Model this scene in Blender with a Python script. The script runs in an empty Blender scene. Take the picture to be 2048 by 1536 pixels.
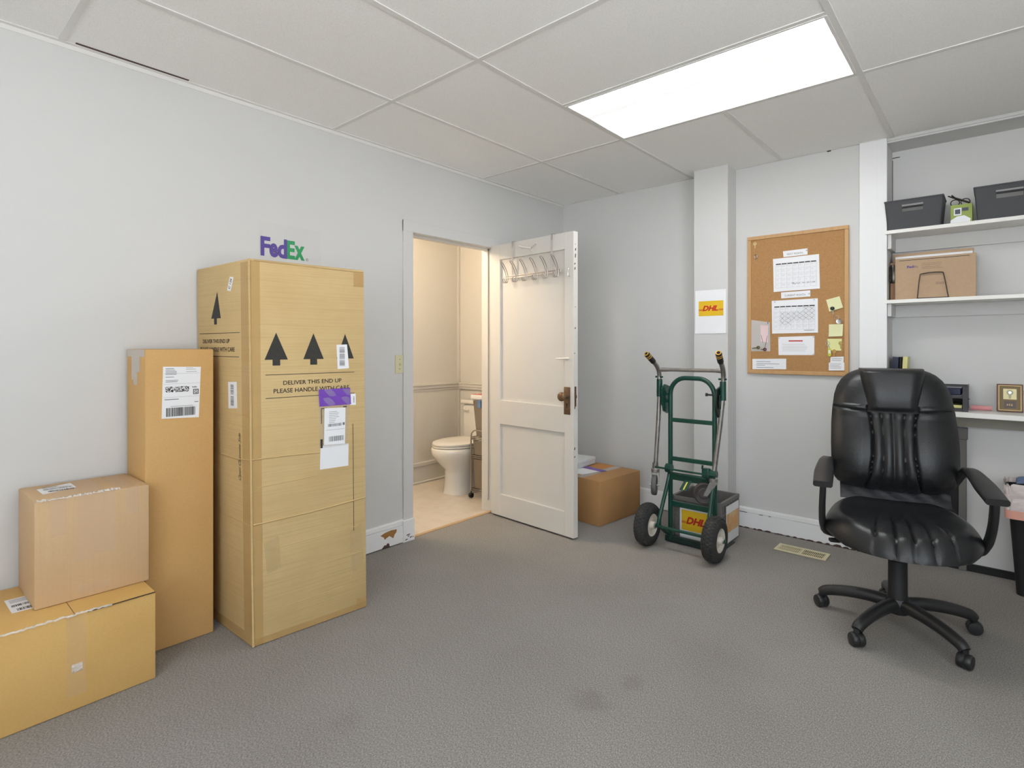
import bpy, bmesh, math, random
from mathutils import Vector, Matrix, Euler
random.seed(7)
PI = math.pi
SC = bpy.context.scene
COL = SC.collection

# ------------------------------------------------------------------ camera, view, light level
CX, CY, CZ = 2.8541, -3.9439, 1.2483
cam = bpy.data.cameras.new('camera'); cam.sensor_width = 36.0
cam.lens = 36.0 * 1105.95 / 2048; cam.shift_y = -(768 - 692.92) / 2048
cam.clip_start = 0.02
co = bpy.data.objects.new('camera', cam); COL.objects.link(co)
co.location = (CX, CY, CZ); co.rotation_euler = Euler((PI / 2, 0, 0.7194))
SC.camera = co
SC.view_settings.view_transform = 'Standard'
SC.view_settings.look = 'None'
SC.view_settings.gamma = 1.0
SC.view_settings.use_curve_mapping = False
SC.view_settings.exposure = 0.12
SKY = 10.2
TROFFER = 14.5          # ceiling panel radiance
REAR = 8.0  # assumed panels out of view, level set for fill
BATH = 150.0            # bathroom globe radiance
w = bpy.data.worlds.new('world'); SC.world = w; w.use_nodes = True
wn, wl = w.node_tree.nodes, w.node_tree.links       # dim sky; ground half made brighter to lift the ceiling
wt = wn.new('ShaderNodeTexCoord'); wx = wn.new('ShaderNodeSeparateXYZ'); wr = wn.new('ShaderNodeValToRGB')
wm = wn.new('ShaderNodeMapRange'); wm.inputs[1].default_value = -0.15; wm.inputs[2].default_value = 0.15
wl.new(wt.outputs['Generated'], wx.inputs[0]); wl.new(wx.outputs['Z'], wm.inputs[0]); wl.new(wm.outputs[0], wr.inputs[0])
wr.color_ramp.elements[0].color = (0.94, 0.975, 1.0, 1); wr.color_ramp.elements[1].color = (0.40, 0.45, 0.50, 1)
wl.new(wr.outputs[0], wn['Background'].inputs[0]); wn['Background'].inputs[1].default_value = SKY
H = 2.486              # ceiling height

# ------------------------------------------------------------------ helpers
def S(r, g, b):
    f = lambda c: (c / 255 / 12.92) if c <= 10.3 else ((c / 255 + 0.055) / 1.055) ** 2.4
    return (f(r), f(g), f(b), 1.0)

def mat(name, rgb, rough=0.6, metal=0.0, mottle=None, bump=None, spec=0.5, alpha=1.0, coat=0.0,
        emit=0.0, streak=None, trans=0.0, bands=None):
    m = bpy.data.materials.new(name); m.use_nodes = True
    nt = m.node_tree; N = nt.nodes; L = nt.links
    b = N['Principled BSDF']
    c = S(*rgb)
    b.inputs['Base Color'].default_value = c
    b.inputs['Roughness'].default_value = rough
    b.inputs['Metallic'].default_value = metal
    b.inputs['Specular IOR Level'].default_value = spec
    b.inputs['Alpha'].default_value = alpha
    b.inputs['Coat Weight'].default_value = coat
    b.inputs['Transmission Weight'].default_value = trans
    if emit:
        b.inputs['Emission Color'].default_value = c
        b.inputs['Emission Strength'].default_value = emit
    tc = N.new('ShaderNodeTexCoord')
    last = None
    def mixin(fac, dark):
        nonlocal last
        mx = N.new('ShaderNodeMix'); mx.data_type = 'RGBA'
        if last is None: mx.inputs[6].default_value = c
        else: L.new(last, mx.inputs[6])
        mx.inputs[7].default_value = S(*dark)
        L.new(fac, mx.inputs[0]); last = mx.outputs[2]
    if mottle:
        sets = mottle if isinstance(mottle, list) else [mottle]
        for (sc, amt, dark) in sets:
            n = N.new('ShaderNodeTexNoise'); n.inputs['Scale'].default_value = sc; n.inputs['Detail'].default_value = 5
            L.new(tc.outputs['Object'], n.inputs['Vector'])
            r = N.new('ShaderNodeMapRange'); r.inputs[1].default_value = 0.42; r.inputs[2].default_value = 0.68; r.inputs[3].default_value = 0; r.inputs[4].default_value = amt
            L.new(n.outputs['Fac'], r.inputs[0]); mixin(r.outputs[0], dark)
    if streak:                                  # (axis scale vector, amount, dark colour)
        sv, amt, dark = streak
        mp = N.new('ShaderNodeMapping'); mp.inputs['Scale'].default_value = sv
        L.new(tc.outputs['Object'], mp.inputs[0])
        n = N.new('ShaderNodeTexNoise'); n.inputs['Scale'].default_value = 1; n.inputs['Detail'].default_value = 3
        L.new(mp.outputs[0], n.inputs['Vector'])
        r = N.new('ShaderNodeMapRange'); r.inputs[1].default_value = 0.45; r.inputs[2].default_value = 0.75; r.inputs[3].default_value = 0; r.inputs[4].default_value = amt
        L.new(n.outputs['Fac'], r.inputs[0]); mixin(r.outputs[0], dark)
    if last is not None: L.new(last, b.inputs['Base Color'])
    if bump:
        sc, st, dist = bump
        n = N.new('ShaderNodeTexNoise'); n.inputs['Scale'].default_value = sc; n.inputs['Detail'].default_value = 4
        L.new(tc.outputs['Object'], n.inputs['Vector'])
        bp = N.new('ShaderNodeBump'); bp.inputs['Strength'].default_value = st; bp.inputs['Distance'].default_value = dist
        L.new(n.outputs['Fac'], bp.inputs['Height']); L.new(bp.outputs[0], b.inputs['Normal'])
    if bands:                                   # (direction vector scale, strength, distance)
        sv, st, dist = bands
        mp = N.new('ShaderNodeMapping'); mp.inputs['Scale'].default_value = sv
        L.new(tc.outputs['Object'], mp.inputs[0])
        wv = N.new('ShaderNodeTexWave'); wv.inputs['Scale'].default_value = 1; wv.bands_direction = 'DIAGONAL'
        L.new(mp.outputs[0], wv.inputs['Vector'])
        bp = N.new('ShaderNodeBump'); bp.inputs['Strength'].default_value = st; bp.inputs['Distance'].default_value = dist
        L.new(wv.outputs['Fac'], bp.inputs['Height']); L.new(bp.outputs[0], b.inputs['Normal'])
    return m

class Fr:
    """A flat drawing frame: u along U, v along V, n outwards."""
    def __init__(s, o, U, V):
        s.o = Vector(o); s.U = Vector(U).normalized(); s.V = Vector(V).normalized(); s.N = s.U.cross(s.V).normalized()
    def __call__(s, u, v, n=0.0): return s.o + s.U * u + s.V * v + s.N * n

def bisect_text(s, bold=0.0):
    cu = bpy.data.curves.new('t', 'FONT'); cu.body = s; cu.size = 1; cu.offset = bold; cu.fill_mode = 'FRONT'; cu.resolution_u = 3
    ob = bpy.data.objects.new('t', cu); COL.objects.link(ob)
    dg = bpy.context.evaluated_depsgraph_get(); ev = ob.evaluated_get(dg); me = ev.to_mesh()
    vs = [v.co.copy() for v in me.vertices]; fs = [list(p.vertices) for p in me.polygons]
    ev.to_mesh_clear(); bpy.data.objects.remove(ob); bpy.data.curves.remove(cu)
    return vs, fs

class MB:
    def __init__(s, off=(0, 0, 0)):
        s.bm = bmesh.new(); s.off = Vector(off); s.mi = 0
    def _f(s, vs):
        try:
            f = s.bm.faces.new(vs); f.material_index = s.mi; return f
        except ValueError: return None
    def v(s, p): return s.bm.verts.new(Vector(p) - s.off)
    def m(s, i): s.mi = i; return s
    def box(s, lo, hi, bevel=0.0, M=None, seg=2):
        lo, hi = Vector(lo), Vector(hi)
        b = bmesh.new()
        bmesh.ops.create_cube(b, size=1)
        for v in b.verts:
            v.co = Vector(((lo.x + hi.x) / 2 + v.co.x * (hi.x - lo.x), (lo.y + hi.y) / 2 + v.co.y * (hi.y - lo.y), (lo.z + hi.z) / 2 + v.co.z * (hi.z - lo.z)))
        if bevel: bmesh.ops.bevel(b, geom=list(b.edges), offset=bevel, segments=seg, affect='EDGES', profile=0.5)
        s.join(b, M); return s
    def join(s, b, M=None):
        mp = {}
        for v in b.verts:
            p = M @ v.co if M else v.co
            mp[v] = s.v(p)
        for f in b.faces: s._f([mp[v] for v in f.verts])
        b.free()
    def hexa(s, c8):                            # bottom 4 ccw, top 4 ccw
        v = [s.v(p) for p in c8]
        for q in ((3, 2, 1, 0), (4, 5, 6, 7), (0, 1, 5, 4), (1, 2, 6, 5), (2, 3, 7, 6), (3, 0, 4, 7)): s._f([v[i] for i in q])
        return s
    def prism(s, F, poly, n0, n1):
        a = [s.v(F(u, v, n0)) for u, v in poly]; b = [s.v(F(u, v, n1)) for u, v in poly]
        k = len(poly)
        s._f(list(reversed(a))); s._f(b)
        for i in range(k): s._f([a[i], a[(i + 1) % k], b[(i + 1) % k], b[i]])
        return s
    def rect(s, F, u0, v0, u1, v1, n0=0.0003, n1=0.0007): return s.prism(F, [(u0, v0), (u1, v0), (u1, v1), (u0, v1)], n0, n1)
    def sheet(s, F, poly, n): s._f([s.v(F(u, v, n)) for u, v in poly]); return s
    def srect(s, F, u0, v0, u1, v1, n=0.0008): return s.sheet(F, [(u0, v0), (u1, v0), (u1, v1), (u0, v1)], n)
    def text(s, F, st, u0, v0, u1, v1, n=0.001, bold=0.0, shear=0.0, keep=False):
        vs, fs = bisect_text(st, bold)
        if not vs: return s
        x0 = min(v.x for v in vs); x1 = max(v.x for v in vs); y0 = min(v.y for v in vs); y1 = max(v.y for v in vs)
        mp = []
        for v in vs:
            yy = (v.y - y0) / max(y1 - y0, 1e-6); xx = (v.x - x0) / max(x1 - x0, 1e-6)
            mp.append(s.v(F(u0 + (u1 - u0) * xx + shear * yy * (v1 - v0), v0 + (v1 - v0) * yy, n)))
        for f in fs: s._f([mp[i] for i in f])
        return s
    def lines(s, F, u0, u1, vs, th=0.0012, n=0.0009, jitter=0.0):
        for v in vs:
            e = u1 - (random.random() * jitter * (u1 - u0))
            s.rect(F, u0, v - th / 2, e, v + th / 2, n - 0.0002, n)
        return s
    def bars(s, F, u0, v0, u1, v1, k, n=0.0009):
        u = u0
        while u < u1:
            wd = random.choice((1, 1, 2, 3)) * (u1 - u0) / k / 2
            s.rect(F, u, v0, min(u + wd, u1), v1, n - 0.0002, n)
            u += wd + random.choice((1, 1, 2)) * (u1 - u0) / k / 2
        return s
    def speck(s, F, u0, v0, u1, v1, a, b, n=0.0009):
        for i in range(a):
            for j in range(b):
                if random.random() < 0.5:
                    s.rect(F, u0 + (u1 - u0) * i / a, v0 + (v1 - v0) * j / b, u0 + (u1 - u0) * (i + 1) / a, v0 + (v1 - v0) * (j + 1) / b, n - 0.0002, n)
        return s
    def tube(s, path, r, seg=12, closed=False, caps=True, flat=1.0):
        P = [Vector(p) for p in path]; k = len(P)
        R = r if isinstance(r, (list, tuple)) else [r] * k
        rings = []; up = None
        for i in range(k):
            a = P[(i - 1) % k] if (closed or i > 0) else P[i]
            c = P[(i + 1) % k] if (closed or i < k - 1) else P[i]
            t = (c - a).normalized()
            if up is None:
                up = Vector((0, 0, 1)) if abs(t.z) < 0.9 else Vector((1, 0, 0))
            x = t.cross(up)
            if x.length < 1e-4: x = t.cross(Vector((0, 1, 0)))
            x.normalize(); y = x.cross(t).normalized(); up = y
            rings.append([s.v(P[i] + x * math.cos(2 * PI * j / seg) * R[i] + y * math.sin(2 * PI * j / seg) * R[i] * flat) for j in range(seg)])
        for i in range(k if closed else k - 1):
            A, B = rings[i], rings[(i + 1) % k]
            for j in range(seg): s._f([A[j], A[(j + 1) % seg], B[(j + 1) % seg], B[j]])
        if caps and not closed:
            s._f(list(reversed(rings[0]))); s._f(rings[-1])
        return s
    def bar(s, path, wd, th, up=(0, 0, 1)):     # rectangular section swept along a path; wd may be a list
        P = [Vector(p) for p in path]; k = len(P); W = wd if isinstance(wd, (list, tuple)) else [wd] * k
        U = Vector(up); rings = []
        for i in range(k):
            t = (P[min(i + 1, k - 1)] - P[max(i - 1, 0)]).normalized()
            x = t.cross(U).normalized(); y = x.cross(t).normalized()
            h, q = W[i] / 2, th / 2
            b = min(h, q) * 0.5
            rings.append([s.v(P[i] + x * a + y * c) for a, c in ((-h + b, -q), (h - b, -q), (h, -q + b), (h, q - b), (h - b, q), (-h + b, q), (-h, q - b), (-h, -q + b))])
        for i in range(k - 1):
            for j in range(8): s._f([rings[i][j], rings[i][(j + 1) % 8], rings[i + 1][(j + 1) % 8], rings[i + 1][j]])
        s._f(list(reversed(rings[0]))); s._f(rings[-1])
        return s
    def lathe(s, o, axis, prof, seg=32, sx=1.0, sy=1.0, ref=None, caps=True):
        """prof: list of (radius, height along axis)"""
        o = Vector(o); A = Vector(axis).normalized()
        rf = Vector(ref) if ref else (Vector((1, 0, 0)) if abs(A.x) < 0.9 else Vector((0, 1, 0)))
        X = (rf - A * rf.dot(A)).normalized(); Y = A.cross(X)
        rings = []
        for r, h in prof:
            if r < 1e-6: rings.append([s.v(o + A * h)])
            else: rings.append([s.v(o + A * h + X * r * sx * math.cos(2 * PI * j / seg) + Y * r * sy * math.sin(2 * PI * j / seg)) for j in range(seg)])
        for a, b in zip(rings, rings[1:]):
            for j in range(seg):
                if len(a) == 1 and len(b) == 1: continue
                if len(a) == 1: s._f([a[0], b[(j + 1) % seg], b[j]])
                elif len(b) == 1: s._f([a[j], a[(j + 1) % seg], b[0]])
                else: s._f([a[j], a[(j + 1) % seg], b[(j + 1) % seg], b[j]])
        if caps and len(rings[0]) > 1: s._f(list(reversed(rings[0])))
        if caps and len(rings[-1]) > 1: s._f(rings[-1])
        return s
    def grid(s, f, nu, nv, wrap=False):
        g = [[s.v(f(i / (nu if wrap else nu - 1), j / (nv - 1))) for j in range(nv)] for i in range(nu)]
        for i in range(nu if wrap else nu - 1):
            for j in range(nv - 1):
                k = (i + 1) % nu
                s._f([g[i][j], g[k][j], g[k][j + 1], g[i][j + 1]])
        return g
    def loft(s, rings):
        V = [[s.v(p) for p in r] for r in rings]; k = len(V[0])
        for a, b in zip(V, V[1:]):
            for j in range(k): s._f([a[j], a[(j + 1) % k], b[(j + 1) % k], b[j]])
        s._f(list(reversed(V[0]))); s._f(V[-1])
        return s
    def build(s, name, m, parent=None, smooth=None, loc=None, rz=0.0):
        me = bpy.data.meshes.new(name)
        bmesh.ops.recalc_face_normals(s.bm, faces=s.bm.faces)
        s.bm.to_mesh(me); s.bm.free()
        for x in (m if isinstance(m, (list, tuple)) else [m]): me.materials.append(x)
        if smooth is not None:
            me.shade_smooth(); me.set_sharp_from_angle(angle=math.radians(smooth))
        o = bpy.data.objects.new(name, me); COL.objects.link(o)
        if parent: o.parent = parent
        if loc: o.location = loc; o.rotation_euler = (0, 0, rz)
        return o

def tag(o, label=None, cat=None, group=None, kind=None):
    if label: o['label'] = label
    if cat: o['category'] = cat
    if group: o['group'] = group
    if kind: o['kind'] = kind
    return o
def thing(name, label, cat, loc=(0, 0, 0), rz=0.0, group=None):
    o = bpy.data.objects.new(name, None); COL.objects.link(o)
    o.empty_display_size = 0.05
    o.location = loc; o.rotation_euler = (0, 0, rz)
    return tag(o, label, cat, group)
def struct(o): return tag(o, kind='structure')
def bez(p0, p1, p2, k=8):
    p0, p1, p2 = Vector(p0), Vector(p1), Vector(p2)
    return [p0 * (1 - t) ** 2 + p1 * 2 * t * (1 - t) + p2 * t * t for t in (i / k for i in range(k + 1))]
def smoothpath(pts, k=6):                      # Catmull-Rom
    P = [Vector(p) for p in pts]; P = [P[0] * 2 - P[1]] + P + [P[-1] * 2 - P[-2]]; out = []
    for i in range(1, len(P) - 2):
        a, b, c, d = P[i - 1:i + 3]
        for q in range(k):
            t = q / k
            out.append(0.5 * ((2 * b) + (c - a) * t + (2 * a - 5 * b + 4 * c - d) * t * t + (3 * b - a - 3 * c + d) * t ** 3))
    out.append(P[-2]); return out
def ss(a, b, x):
    t = max(0.0, min(1.0, (x - a) / (b - a))); return t * t * (3 - 2 * t)
def gs(x, w): return math.exp(-(x / w) ** 2)
def lerp(a, b, t): return a + (b - a) * t
def interp(xs, ys, x):
    if x <= xs[0]: return ys[0]
    for i in range(len(xs) - 1):
        if x <= xs[i + 1]:
            t = (x - xs[i]) / (xs[i + 1] - xs[i]); return ys[i] + (ys[i + 1] - ys[i]) * t
    return ys[-1]

# ------------------------------------------------------------------ materials
M = {}
M['wall'] = mat('wall_paint', (210, 209, 207), 0.55, bump=(45, 0.12, 0.003), mottle=(1.3, 0.25, (204, 203, 201)))
M['trim'] = mat('trim_paint', (236, 236, 236), 0.35, bump=(40, 0.12, 0.003))
M['door'] = mat('door_paint', (214, 211, 205), 0.3, bump=(28, 0.1, 0.003), mottle=(3, 0.3, (208, 204, 197)))
M['bathwall'] = mat('cream_wall_paint', (206, 203, 196), 0.5, bump=(60, 0.1, 0.003))
M['bead'] = mat('beadboard_paint', (212, 208, 200), 0.4, bands=((0, 78, 0), 0.35, 0.003))
M['vinyl'] = mat('vinyl_floor', (208, 198, 184), 0.35, mottle=[(9, 0.6, (192, 180, 164)), (30, 0.4, (214, 204, 190))])
M['tile'] = mat('ceiling_tile', (249, 248, 245), 0.9, bump=(160, 0.2, 0.003), mottle=[(200, 0.35, (224, 220, 212))])
M['tbar'] = mat('ceiling_grid_metal', (226, 224, 220), 0.5)
M['alu'] = mat('aluminium', (178, 174, 170), 0.32, 0.9, bump=(60, 0.1, 0.001), mottle=(25, 0.5, (128, 124, 120)))
M['steel'] = mat('bright_steel', (196, 194, 192), 0.25, 1.0)
M['chrome'] = mat('chrome_wire', (196, 190, 186), 0.34, 1.0)
M['green'] = mat('green_enamel', (18, 66, 54), 0.3, bump=(30, 0.06, 0.002), mottle=(14, 0.4, (12, 48, 42)))
M['black'] = mat('black_plastic', (36, 36, 37), 0.42, bump=(220, 0.1, 0.001))
M['blackdeep'] = mat('matt_black', (16, 16, 17), 0.6)
M['rubber'] = mat('tyre_rubber', (42, 42, 42), 0.8, bump=(70, 0.3, 0.004), mottle=(18, 0.5, (66, 63, 60)))
M['greyrub'] = mat('grey_rubber', (92, 91, 92), 0.6)
M['rim'] = mat('cream_rim', (214, 207, 194), 0.45)
M['leather'] = mat('black_leather', (27, 28, 30), 0.36, bump=(130, 0.22, 0.003), mottle=(6, 0.35, (36, 36, 38)))
M['kraft_big'] = mat('big_carton_board', (208, 180, 128), 0.72, mottle=[(4, 0.35, (190, 158, 104)), (30, 0.25, (200, 170, 120))], streak=((3, 3, 190), 0.45, (182, 152, 102)))
M['kraft_slim'] = mat('slim_carton_board', (208, 166, 106), 0.75, mottle=[(5, 0.3, (200, 155, 92)), (160, 0.25, (192, 150, 92))])
M['kraft_mid'] = mat('pale_carton_board', (204, 172, 132), 0.72, mottle=[(5, 0.3, (196, 162, 120)), (120, 0.2, (190, 158, 118))], streak=((150, 150, 3), 0.25, (188, 156, 116)))
M['kraft_low'] = mat('golden_carton_board', (212, 172, 104), 0.72, mottle=[(4, 0.35, (200, 156, 86)), (140, 0.25, (196, 156, 92))])
M['kraft_far'] = mat('brown_carton_board', (176, 132, 84), 0.75, mottle=[(6, 0.4, (160, 118, 74)), (120, 0.2, (158, 116, 70))])
M['kraft_shelf'] = mat('kraft_mailer_board', (186, 158, 128), 0.75, mottle=[(60, 0.3, (172, 144, 114))])
M['tape'] = mat('clear_tape', (232, 208, 176), 0.2, alpha=0.16, bump=(12, 0.1, 0.003))
M['tapeshine'] = mat('crinkled_clear_tape', (240, 238, 234), 0.08, alpha=0.55, bump=(60, 0.9, 0.01))
M['tapebrown'] = mat('tan_tape', (208, 168, 104), 0.2, alpha=0.38, bump=(25, 0.15, 0.003))
M['tapewhite'] = mat('whitish_tape', (214, 206, 196), 0.25, alpha=0.75, bump=(40, 0.3, 0.003))
M['ink'] = mat('dark_print', (48, 46, 42), 0.7, mottle=(60, 0.3, (66, 62, 56)))
M['inkgrey'] = mat('grey_print', (120, 120, 122), 0.7)
M['inkpale'] = mat('pale_grey_print', (196, 196, 198), 0.7)
M['paper'] = mat('white_paper', (238, 238, 240), 0.6)
M['papergloss'] = mat('glossy_white_paper', (236, 236, 238), 0.3)
M['purple'] = mat('purple_print', (88, 70, 150), 0.4)
M['purplefilm'] = mat('purple_plastic_film', (124, 78, 186), 0.18, alpha=0.92, bump=(16, 0.15, 0.004))
M['film'] = mat('clear_plastic_film', (220, 214, 206), 0.1, alpha=0.2, bump=(30, 0.5, 0.006))
M['lgreen'] = mat('green_print', (42, 150, 92), 0.4)
M['yellow'] = mat('yellow_print', (232, 190, 36), 0.45)
M['red'] = mat('red_print', (196, 42, 28), 0.45)
M['orange'] = mat('orange_print', (222, 120, 60), 0.5)
M['cork'] = mat('cork', (176, 132, 84), 0.85, mottle=[(120, 0.5, (156, 112, 66)), (400, 0.4, (196, 154, 104))], bump=(300, 0.2, 0.002))
M['oak'] = mat('pale_oak', (198, 156, 106), 0.5, streak=((40, 40, 4), 0.5, (176, 134, 84)))
M['sticky'] = mat('pale_yellow_note', (226, 226, 178), 0.7)
M['brass'] = mat('brass_key', (180, 156, 92), 0.35, 0.9)
M['bronze'] = mat('aged_bronze', (118, 92, 70), 0.42, 0.7, mottle=(30, 0.5, (146, 124, 96)))
M['ivory'] = mat('ivory_plastic', (212, 206, 170), 0.4)
M['ventmetal'] = mat('beige_enamel', (206, 196, 160), 0.5)
M['darkgap'] = mat('dark_gap', (22, 20, 18), 0.9)
M['copper'] = mat('copper_grille', (150, 96, 66), 0.4, 0.6)
M['porcelain'] = mat('porcelain', (222, 219, 212), 0.1, coat=0.5)
M['lid'] = mat('toilet_lid_plastic', (224, 221, 213), 0.25)
M['mesh'] = mat('mesh_metal', (178, 164, 148), 0.4, 0.6, alpha=0.55)
M['cartmetal'] = mat('silver_tube', (168, 156, 142), 0.35, 0.8)
M['basket'] = mat('charcoal_woven_plastic', (122, 123, 128), 0.6, bands=((330, 330, 500), 0.8, 0.003))
M['milk'] = mat('grey_crate_plastic', (112, 109, 106), 0.55, bump=(60, 0.15, 0.002))
M['wood'] = mat('dark_red_wood', (104, 62, 40), 0.35, streak=((30, 30, 60), 0.5, (80, 44, 28)))
M['goldplate'] = mat('gold_plate', (176, 146, 92), 0.35, 0.7)
M['navy'] = mat('navy_cover', (34, 36, 66), 0.25)
M['pink'] = mat('pink_paper', (232, 156, 158), 0.6)
M['blue'] = mat('blue_cloth', (94, 128, 168), 0.7)
M['palegreen'] = mat('yellow_cover', (222, 216, 150), 0.6)
M['olive'] = mat('green_card', (150, 166, 82), 0.6)
M['liner'] = mat('white_bin_liner', (226, 214, 210), 0.35, alpha=0.93, bump=(28, 0.8, 0.012))
M['linerpink'] = mat('pink_drawstring', (226, 166, 148), 0.4)
M['desk'] = mat('white_laminate', (236, 234, 228), 0.35)
M['deskunder'] = mat('raw_shelf_underside', (150, 146, 134), 0.7)
M['barewood'] = mat('bare_wood', (162, 118, 64), 0.7, mottle=(50, 0.5, (128, 88, 48)))
M['chipdark'] = mat('dark_old_paint', (84, 62, 56), 0.8, mottle=(60, 0.5, (56, 44, 42)))
M['threshold'] = mat('wood_threshold', (190, 158, 118), 0.5, streak=((40, 4, 4), 0.4, (168, 134, 94)))
M['greyframe'] = mat('grey_frame_paint', (104, 102, 98), 0.6)
M['smoke'] = mat('dark_board', (58, 50, 44), 0.5)
M['globe'] = mat('lit_globe_glass', (255, 231, 200), 0.4, emit=BATH)

def carpet_material():
    m = bpy.data.materials.new('grey_carpet'); m.use_nodes = True
    nt = m.node_tree; N = nt.nodes; L = nt.links; b = N['Principled BSDF']
    b.inputs['Roughness'].default_value = 0.95; b.inputs['Specular IOR Level'].default_value = 0.1
    tc = N.new('ShaderNodeTexCoord')
    n = N.new('ShaderNodeTexNoise'); n.inputs['Scale'].default_value = 1; n.inputs['Detail'].default_value = 7; n.inputs['Roughness'].default_value = 0.9
    mp0 = N.new('ShaderNodeMapping'); mp0.inputs['Scale'].default_value = (260, 150, 100); mp0.inputs['Rotation'].default_value = (0, 0, 0.35)
    L.new(tc.outputs['Object'], mp0.inputs[0]); L.new(mp0.outputs[0], n.inputs['Vector'])
    r = N.new('ShaderNodeValToRGB'); e = r.color_ramp.elements
    e[0].position = 0.3; e[0].color = S(66, 66, 67); e[1].position = 0.72; e[1].color = S(216, 210, 204)
    q = e.new(0.5); q.color = S(138, 134, 130)
    L.new(n.outputs['Fac'], r.inputs[0])
    n2 = N.new('ShaderNodeTexNoise'); n2.inputs['Scale'].default_value = 1.7; n2.inputs['Detail'].default_value = 4
    L.new(tc.outputs['Object'], n2.inputs['Vector'])
    mr = N.new('ShaderNodeMapRange'); mr.inputs[1].default_value = 0.4; mr.inputs[2].default_value = 0.7; mr.inputs[3].default_value = 0; mr.inputs[4].default_value = 0.3
    L.new(n2.outputs['Fac'], mr.inputs[0])
    mx = N.new('ShaderNodeMix'); mx.data_type = 'RGBA'; mx.blend_type = 'MULTIPLY'
    L.new(mr.outputs[0], mx.inputs[0]); L.new(r.outputs[0], mx.inputs[6]); mx.inputs[7].default_value = S(224, 219, 214)
    last = mx.outputs[2]
    for (x, y, rad, amt) in STAINS:             # worn spots that belong to the carpet
        d = N.new('ShaderNodeVectorMath'); d.operation = 'DISTANCE'
        nz = N.new('ShaderNodeTexNoise'); nz.inputs['Scale'].default_value = 14
        L.new(tc.outputs['Object'], nz.inputs['Vector'])
        ad = N.new('ShaderNodeVectorMath'); ad.operation = 'MULTIPLY_ADD'
        L.new(nz.outputs['Color'], ad.inputs[0]); ad.inputs[1].default_value = (0.14, 0.14, 0); L.new(tc.outputs['Object'], ad.inputs[2])
        L.new(ad.outputs[0], d.inputs[0]); d.inputs[1].default_value = (x + 0.07, y + 0.07, 0)
        m2 = N.new('ShaderNodeMapRange'); m2.inputs[1].default_value = rad; m2.inputs[2].default_value = rad * 0.35; m2.inputs[3].default_value = 0; m2.inputs[4].default_value = amt
        L.new(d.outputs['Value'], m2.inputs[0])
        mm = N.new('ShaderNodeMix'); mm.data_type = 'RGBA'; mm.blend_type = 'MULTIPLY'
        L.new(m2.outputs[0], mm.inputs[0]); L.new(last, mm.inputs[6]); mm.inputs[7].default_value = S(196, 186, 182); last = mm.outputs[2]
    L.new(last, b.inputs['Base Color'])
    bp = N.new('ShaderNodeBump'); bp.inputs['Strength'].default_value = 0.2; bp.inputs['Distance'].default_value = 0.003
    L.new(n.outputs['Fac'], bp.inputs['Height']); L.new(bp.outputs[0], b.inputs['Normal'])
    return m
STAINS = [(1.777, -2.29, 0.09, 0.26), (1.843, -2.11, 0.055, 0.24), (1.22, -2.92, 0.07, 0.14), (2.1, -2.6, 0.12, 0.12), (2.05, -1.75, 0.2, 0.12)]
M['carpet'] = carpet_material()

def panel_material(strength):
    """translucent lamp panel: the tubes behind it show as soft brighter and greyer bands"""
    m = bpy.data.materials.new('lit_lamp_panel'); m.use_nodes = True
    nt = m.node_tree; N = nt.nodes; L = nt.links; b = N['Principled BSDF']
    b.inputs['Base Color'].default_value = S(240, 240, 240); b.inputs['Roughness'].default_value = 0.3
    tc = N.new('ShaderNodeTexCoord')
    mp = N.new('ShaderNodeMapping'); mp.inputs['Scale'].default_value = (4.6, 4.2, 1); mp.inputs['Location'].default_value = (0.35, 0.1, 0)
    L.new(tc.outputs['Object'], mp.inputs[0])
    n = N.new('ShaderNodeTexNoise'); n.inputs['Scale'].default_value = 1.6; n.inputs['Detail'].default_value = 1.5
    L.new(mp.outputs[0], n.inputs['Vector'])
    sx = N.new('ShaderNodeSeparateXYZ'); L.new(tc.outputs['Object'], sx.inputs[0])
    lo = N.new('ShaderNodeValToRGB'); lo.color_ramp.interpolation = 'EASE'
    yy = N.new('ShaderNodeMapRange'); yy.inputs[1].default_value = -0.283; yy.inputs[2].default_value = 0.283
    L.new(sx.outputs['Y'], yy.inputs[0]); L.new(yy.outputs[0], lo.inputs[0])
    e = lo.color_ramp.elements; e[0].position = 0.0; e[0].color = (0, 0, 0, 1); e[1].position = 0.72; e[1].color = (0, 0, 0, 1)
    q = e.new(0.34); q.color = (1, 1, 1, 1)
    nr = N.new('ShaderNodeMapRange'); nr.inputs[1].default_value = 0.30; nr.inputs[2].default_value = 0.44; nr.inputs[3].default_value = 0; nr.inputs[4].default_value = 1
    L.new(n.outputs['Fac'], nr.inputs[0])
    mu = N.new('ShaderNodeMath'); mu.operation = 'MULTIPLY'; L.new(lo.outputs[0], mu.inputs[0]); L.new(nr.outputs[0], mu.inputs[1])
    pw = N.new('ShaderNodeMath'); pw.operation = 'POWER'; pw.inputs[0].default_value = 0.55 / strength; L.new(mu.outputs[0], pw.inputs[1])
    st = N.new('ShaderNodeMath'); st.operation = 'MULTIPLY'; L.new(pw.outputs[0], st.inputs[0]); st.inputs[1].default_value = strength
    b.inputs['Emission Color'].default_value = (0.98, 0.99, 1.0, 1)
    L.new(st.outputs[0], b.inputs['Emission Strength'])
    return m

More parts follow.
